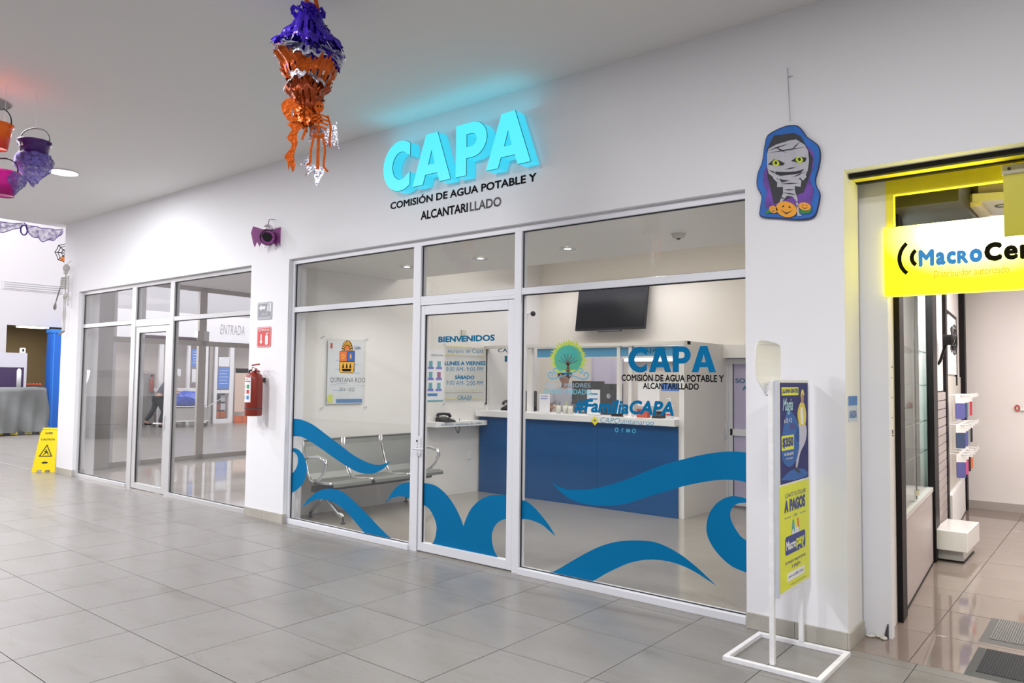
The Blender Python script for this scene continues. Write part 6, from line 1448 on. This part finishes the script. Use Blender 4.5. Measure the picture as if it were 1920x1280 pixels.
B().tube([fc+Vector((-0.01, 0, 0)), fc+Vector((-0.09, 0, 0))], 0.05, 12).done('motor', BLK, t); B().tube([fc+Vector((-0.06, 0, 0)), fc+Vector((-0.12, 0, -0.2)), Vector((MXf(3.45), 3.45, 1.7))], 0.014, 6).done('arm', BLK, t)
# next bay: posts, framed board, hooks with phone cases
t = thing('accessory_bay', 'black framed accessory wall bay with hook rows at the back', 'display bay', (MXf(5), 5, 0))
mbox('front_post', BKF, t, 3.92, 4.09, 0.05, 2.94, 0.0, 0.03); mbox('rear_post', BKF, t, 5.95, 6.18, 0.0, 2.94, 0.0, 0.06)
mbox('back_panel', mat('bay_back', (0.62, 0.60, 0.55), 0.5), t, 4.09, 5.95, 0.40, 1.60, 0.0, 0.012); mbox('lower_panel', WH, t, 4.09, 5.80, 0.02, 0.40, 0.0, 0.05); mbox('board', WH, t, 4.35, 5.30, 1.62, 2.25, 0.0, 0.02)
mbox('board_frame', BKF, t, 4.09, 5.30, 2.25, 2.28, 0.0, 0.025); mbox('board_frame', BKF, t, 5.28, 5.32, 1.50, 2.28, 0.0, 0.025)
CC = [mat('case_violet', (0.12, 0.12, 0.38), 0.4), mat('case_navy', (0.05, 0.08, 0.18), 0.4), mat('case_red', (0.60, 0.03, 0.06), 0.4), mat('case_pink', (0.62, 0.10, 0.25), 0.4), mat('case_grey', (0.30, 0.32, 0.33), 0.4), mat('case_orange', (0.72, 0.18, 0.05), 0.4), mat('case_black', (0.02, 0.02, 0.02), 0.4)]
CN = ['violet', 'navy', 'red', 'pink', 'grey', 'orange', 'black']
rows_ = ((1.40, (0, 1, 4, 2), 'top'), (1.10, (1, 0, 4, 6), 'middle'), (0.80, (0, 3, 6, 5), 'bottom'))
for z, idx, rn in rows_:
    for q, ci in enumerate(idx):
        y = 4.30+q*0.36
        t2 = thing('phone_case_pack', '%s phone case pack hanging on the %s hook row, %s from the front' % (CN[ci], rn, ['first', 'second', 'third', 'fourth'][q]), 'phone case', (MXf(y)+0.15, y, z-0.25), group='phone case packs on hooks')
        x = MXf(y); B().tube([(x+0.01, y, z), (x+0.20, y, z), (x+0.21, y, z+0.02)], 0.006, 5).done('hook', WH, t2)
        B().prism([round_rect(-0.045, -0.24, 0.045, -0.08, 0.012)], (x+0.12, y, z), Vector((0.8, 0.6, 0)), Z3, Vector((-0.6, 0.8, 0)), 0.012).done('case', CC[ci], t2)
        B().prism([round_rect(-0.05, -0.08, 0.05, 0.0, 0.008)], (x+0.12, y, z), Vector((0.8, 0.6, 0)), Z3, Vector((-0.6, 0.8, 0)), 0.004).done('card', WH, t2)
        B().box(x+0.205, x+0.22, y-0.015, y+0.015, z-0.02, z+0.015).done('price_tab', WH, t2)
# white step box
t = thing('display_plinth', 'low glossy white two tier plinth on the shop floor', 'plinth', (0.62, 3.1, 0))
GW = mat('gloss_white', (0.80, 0.79, 0.78), 0.15)
bx('upper_box', GW, t, 0.545, 0.80, 2.76, 3.42, 0.105, 0.27, bev=0.004); bx('lower_box', mat('gloss_grey_white', (0.60, 0.61, 0.58), 0.15), t, 0.555, 0.755, 2.85, 3.38, 0.012, 0.105); bx('foot', BKF, t, 0.55, 0.76, 2.84, 3.39, 0.0, 0.012)
# door mats
def mat_obj(lab, x0, x1, y0, y1, m, mi):
    t = thing('door_mat', lab, 'mat', ((x0+x1)/2, (y0+y1)/2, 0))
    b = B(); e = 0.05; h = 0.012
    b.hexa([(x0, y0, 0), (x1, y0, 0), (x1, y1, 0), (x0, y1, 0), (x0+e, y0+e, h), (x1-e, y0+e, h), (x1-e, y1-e, h), (x0+e, y1-e, h)]); b.done('rubber_border', m, t)
    b = B(); n = int((x1-x0-2*e)/0.012)
    for k in range(n): b.box(x0+e+k*0.012, x0+e+k*0.012+0.008, y0+e, y1-e, h, h+0.004)
    b.done('ribbed_pile', mi, t, kind='stuff')
mat_obj('dark grey ribbed door mat further inside the shop', 1.145, 2.1, 0.66, 1.245, mat('mat_border_grey', (0.13, 0.12, 0.12), 0.7), mat('mat_pile_grey', (0.20, 0.19, 0.19), 0.9))
mat_obj('black ribbed door mat nearest the shop threshold', 1.160, 2.1, -0.05+0.07, 0.55, mat('mat_border_black', (0.07, 0.07, 0.07), 0.7), mat('mat_pile_black', (0.03, 0.03, 0.035), 0.9))
# red looped tag on rear wall
t = thing('wall_tag', 'tiny red and white looped tag on the rear shop wall', 'tag', (0.86, 6.19, 1.2))
B().tube([Vector((0.85, 6.18, 1.24))+Vector((0.022*math.cos(a), 0, 0.032*math.sin(a))) for a in [i*math.pi/6 for i in range(13)]], 0.008, 5, cap=False).done('loop', RED, t); bx('strap', WH, t, 0.88, 1.0, 6.17, 6.18, 1.21, 1.24)
# broken plaster at the column foot
t = thing('plaster_rubble', 'small crumbs of broken plaster at the foot of the column', 'rubble', (0.66, 0.33, 0)); random.seed(5)
for k in range(12):
    s_ = random.uniform(0.006, 0.018); B().ball((0.62+random.random()*0.10, 0.31+random.random()*0.04, s_*0.5), s_, 1.3, 0.9, 0.55, 6).done('crumb', mat('plaster', (0.62, 0.60, 0.56), 0.8), t)
B().hexa([(0.70, 0.348, 0), (0.728, 0.348, 0), (0.728, 0.354, 0), (0.70, 0.354, 0), (0.722, 0.348, 0.085), (0.728, 0.348, 0.085), (0.728, 0.354, 0.085), (0.722, 0.354, 0.085)]).done('crack', DKG, t)

# ================================================================ POSTER STAND
SWH = mat('stand_white', (0.78, 0.78, 0.80), 0.4, var=0.06, vscale=20)
t = thing('poster_stand', 'white metal floor stand with square base holding two posters', 'stand', (0.372, -0.35, 0))
ya, yb = -0.615, -0.115
base_ = B()
for (x0, x1, y0, y1) in ((0.115, 0.635, ya-0.014, ya+0.014), (0.115, 0.635, yb-0.014, yb+0.014)):
    bx('base_bar', SWH, t, x0, x1, y0, y1, 0.0, 0.026, bev=0.003)
for (x0, x1) in ((0.115, 0.143), (0.607, 0.635)): bx('base_bar', SWH, t, x0, x1, ya+0.014, yb-0.014, 0.0, 0.026, bev=0.003)
for y in (-0.578, -0.118): bx('post', SWH, t, 0.359, 0.385, y-0.013, y+0.013, 0.026, 1.525, bev=0.002)
fy0, fy1 = -0.545, -0.052
fr_ = struct_fr = B().box(0.385, 0.400, fy0, fy1, 0.375, 1.53)
fr_.done('poster_frame', SWH, t)
bx('frame_side', mat('frame_pale_blue', (0.62, 0.66, 0.74), 0.4), t, 0.383, 0.402, fy0-0.018, fy0, 0.37, 1.53)
PXF = 0.4005
def pq(y0, y1, z0, z1, m, par, nm, d=0.0006, o=0.0): return bx(nm, m, par, PXF+o, PXF+o+d, y0, y1, z0, z1)
DV = mat('poster_navy', (0.018, 0.02, 0.16), 0.5, spec=0.2); PYL = mat('poster_yellow', (0.74, 0.78, 0.02), 0.45); PN = mat('poster_ink_blue', (0.02, 0.04, 0.26), 0.5)
def ptext(s, m, par, y0, z0, y1, z1, **k): return text(s, 'lettering', m, par, (PXF+0.0022, y0, z0), Y3, Z3, y1-y0, z1-z0, **k)
p = pq(fy0+0.02, fy1-0.012, 0.965, 1.515, DV, t, 'upper_poster'); p['label'] = 'dark blue poster with a price'
CYB = mat('poster_glow_blue', (0.03, 0.13, 0.45), 0.5, spec=0.2)
B().prism([rr([(-0.50, 1.22), (-0.42, 1.36), (-0.30, 1.33), (-0.22, 1.25), (-0.25, 1.10), (-0.38, 1.05), (-0.50, 1.10)])], (PXF+0.0006, 0, 0), Y3, Z3, X3, 0.0004).done('blue_glow_print', CYB, p)
B().prism([rr([(-0.52, 0.99), (-0.35, 1.03), (-0.15, 1.02), (-0.08, 0.98), (-0.3, 0.97)])], (PXF+0.0006, 0, 0), Y3, Z3, X3, 0.0004).done('blue_glow_print', CYB, p)
pq(-0.50, -0.23, 1.445, 1.49, PYL, p, 'yellow_strip', o=0.0006); ptext('¡LLAMA GRATIS!', PN, p, -0.49, 1.452, -0.24, 1.483, bold=0.03)
ptext('Magia', mat('pale_cyan_print', (0.45, 0.75, 0.9), 0.4), p, -0.49, 1.34, -0.33, 1.43, bold=0.01, shear=0.3); ptext('x 12 + 2', PAPER, p, -0.47, 1.295, -0.35, 1.32, bold=0.03)
pq(-0.505, -0.31, 1.145, 1.225, PYL, p, 'price_box', o=0.0006); ptext('$350', PN, p, -0.495, 1.155, -0.32, 1.215, bold=0.06)
ptext('de descuento', PAPER, p, -0.47, 1.115, -0.32, 1.135, bold=0.01); ptext('en tu equipo', PAPER, p, -0.44, 1.09, -0.33, 1.105)
pq(-0.375, -0.28, 1.255, 1.29, PN, p, 'caption', o=0.0006)
# figure on the poster: flat print of a person in a yellow jacket trailing white smoke
PR_ = lambda pts, m, nm, o: B().prism([pts], (PXF+0.0006+o, 0, 0), Y3, Z3, X3, 0.0003).done(nm, m, p)
PR_(rr([(-0.30, 1.20), (-0.24, 1.28), (-0.14, 1.29), (-0.09, 1.24), (-0.12, 1.17), (-0.20, 1.12), (-0.25, 1.05), (-0.28, 1.01), (-0.27, 1.08), (-0.22, 1.16)]), mat('smoke_print', (0.55, 0.55, 0.72), 0.5), 'smoke_print', 0.0001)
PR_(rr([(-0.22, 1.27), (-0.25, 1.34), (-0.20, 1.40), (-0.14, 1.40), (-0.10, 1.34), (-0.12, 1.27)]), mat('jacket_print', (0.75, 0.62, 0.08), 0.5), 'figure_print', 0.0004)
PR_(rr([(-0.19, 1.28), (-0.20, 1.36), (-0.16, 1.37), (-0.15, 1.28)]), PAPER, 'figure_print', 0.0008)
PR_(ell(-0.165, 1.425, 0.026, 0.030, 14), mat('face_print', (0.45, 0.24, 0.14), 0.5), 'figure_print', 0.0008)
PR_(rr([(-0.20, 1.43), (-0.18, 1.47), (-0.15, 1.475), (-0.13, 1.44), (-0.165, 1.452)]), MATS['jacket_print'], 'figure_print', 0.0011)
PR_([(-0.31, 1.035), (-0.22, 1.0), (-0.20, 1.008), (-0.29, 1.045)], BLK, 'phone_print', 0.0006)
p = pq(fy0+0.008, fy1-0.004, 0.39, 0.955, PYL, t, 'lower_poster'); p['label'] = 'yellow poster with dark blue wording'
ptext('LLÉVATE TU CELULAR', PN, p, -0.46, 0.885, -0.12, 0.915, bold=-0.005); ptext('A PAGOS', PN, p, -0.47, 0.805, -0.13, 0.875, bold=0.05)
ptext('CON', PN, p, -0.33, 0.77, -0.27, 0.785); pq(-0.47, -0.37, 0.775, 0.778, PN, p, 'rule', o=0.0006); pq(-0.22, -0.12, 0.775, 0.778, PN, p, 'rule', o=0.0006)
PR2 = lambda pts, m, nm, o: B().prism([pts], (PXF+0.0006+o, 0, 0), Y3, Z3, X3, 0.0003).done(nm, m, p)
PR2([(-0.36, 0.68), (-0.34, 0.755), (-0.315, 0.755), (-0.30, 0.68)], mat('print_green', (0.02, 0.35, 0.10), 0.5), 'ribbon_print', 0.0); PR2([(-0.25, 0.68), (-0.27, 0.755), (-0.245, 0.755), (-0.22, 0.68)], ORG, 'ribbon_print', 0.0)
PR2([(-0.345, 0.72), (-0.335, 0.75), (-0.32, 0.75), (-0.30, 0.68)], mat('print_sky', (0.05, 0.35, 0.75), 0.5), 'ribbon_print', 0.0004)
PR2(round_rect(-0.46, 0.575, -0.13, 0.675, 0.02), PN, 'logo_plate', 0.0004)
for yy, w_ in ((-0.33, 0.03), (-0.29, 0.036), (-0.25, 0.03)): PR2(ell(yy, 0.682, w_*0.7, 0.024, 14), PAPER, 'emblem_dot', 0.0001)
ptext('Macro', PAPER, p, -0.45, 0.60, -0.29, 0.65, bold=0.04); ptext('pay', PYL, p, -0.285, 0.588, -0.15, 0.645, bold=0.04)
B().prism([ell(-0.20, 0.59, 0.04, 0.022, 12, 180, 360)+ell(-0.20, 0.59, 0.030, 0.014, 12, 360, 180)], (PXF+0.0022, 0, 0), Y3, Z3, X3, 0.0003).done('smile', PYL, p)
ptext('la mejor experiencia', PN, p, -0.46, 0.520, -0.13, 0.545); ptext('a pagos', PN, p, -0.36, 0.49, -0.22, 0.51)
pq(-0.43, -0.15, 0.43, 0.475, PAPER, p, 'white_box', o=0.0006); ptext('solo tu INE y listo', PN, p, -0.41, 0.443, -0.17, 0.462)
ptext('* Aplican restricciones', PN, p, -0.40, 0.402, -0.13, 0.413)
# curved white acrylic brochure holder on the stand's top
t = thing('brochure_holder', 'curved blank white card holder clipped behind the top of the poster stand', 'holder', (0.372, -0.5, 1.44))
b = B(); G = []
outl = [(-0.665, 1.60), (-0.655, 1.70), (-0.625, 1.742), (-0.50, 1.738), (-0.36, 1.728), (-0.275, 1.715), (-0.275, 1.62), (-0.30, 1.53), (-0.44, 1.525), (-0.545, 1.44), (-0.60, 1.48), (-0.65, 1.54)]
b.prism([rr(outl, 3)], (0.345, 0, 0), Y3, Z3, X3, 0.003)
for v in b.bm.verts: v.co.x += 0.8*(v.co.y+0.47)**2*(-1)
b.done('card', mat('milky_acrylic', (0.86, 0.86, 0.86), 0.35), t)
bx('clip', SWH, t, 0.343, 0.359, -0.578, -0.55, 1.45, 1.50)
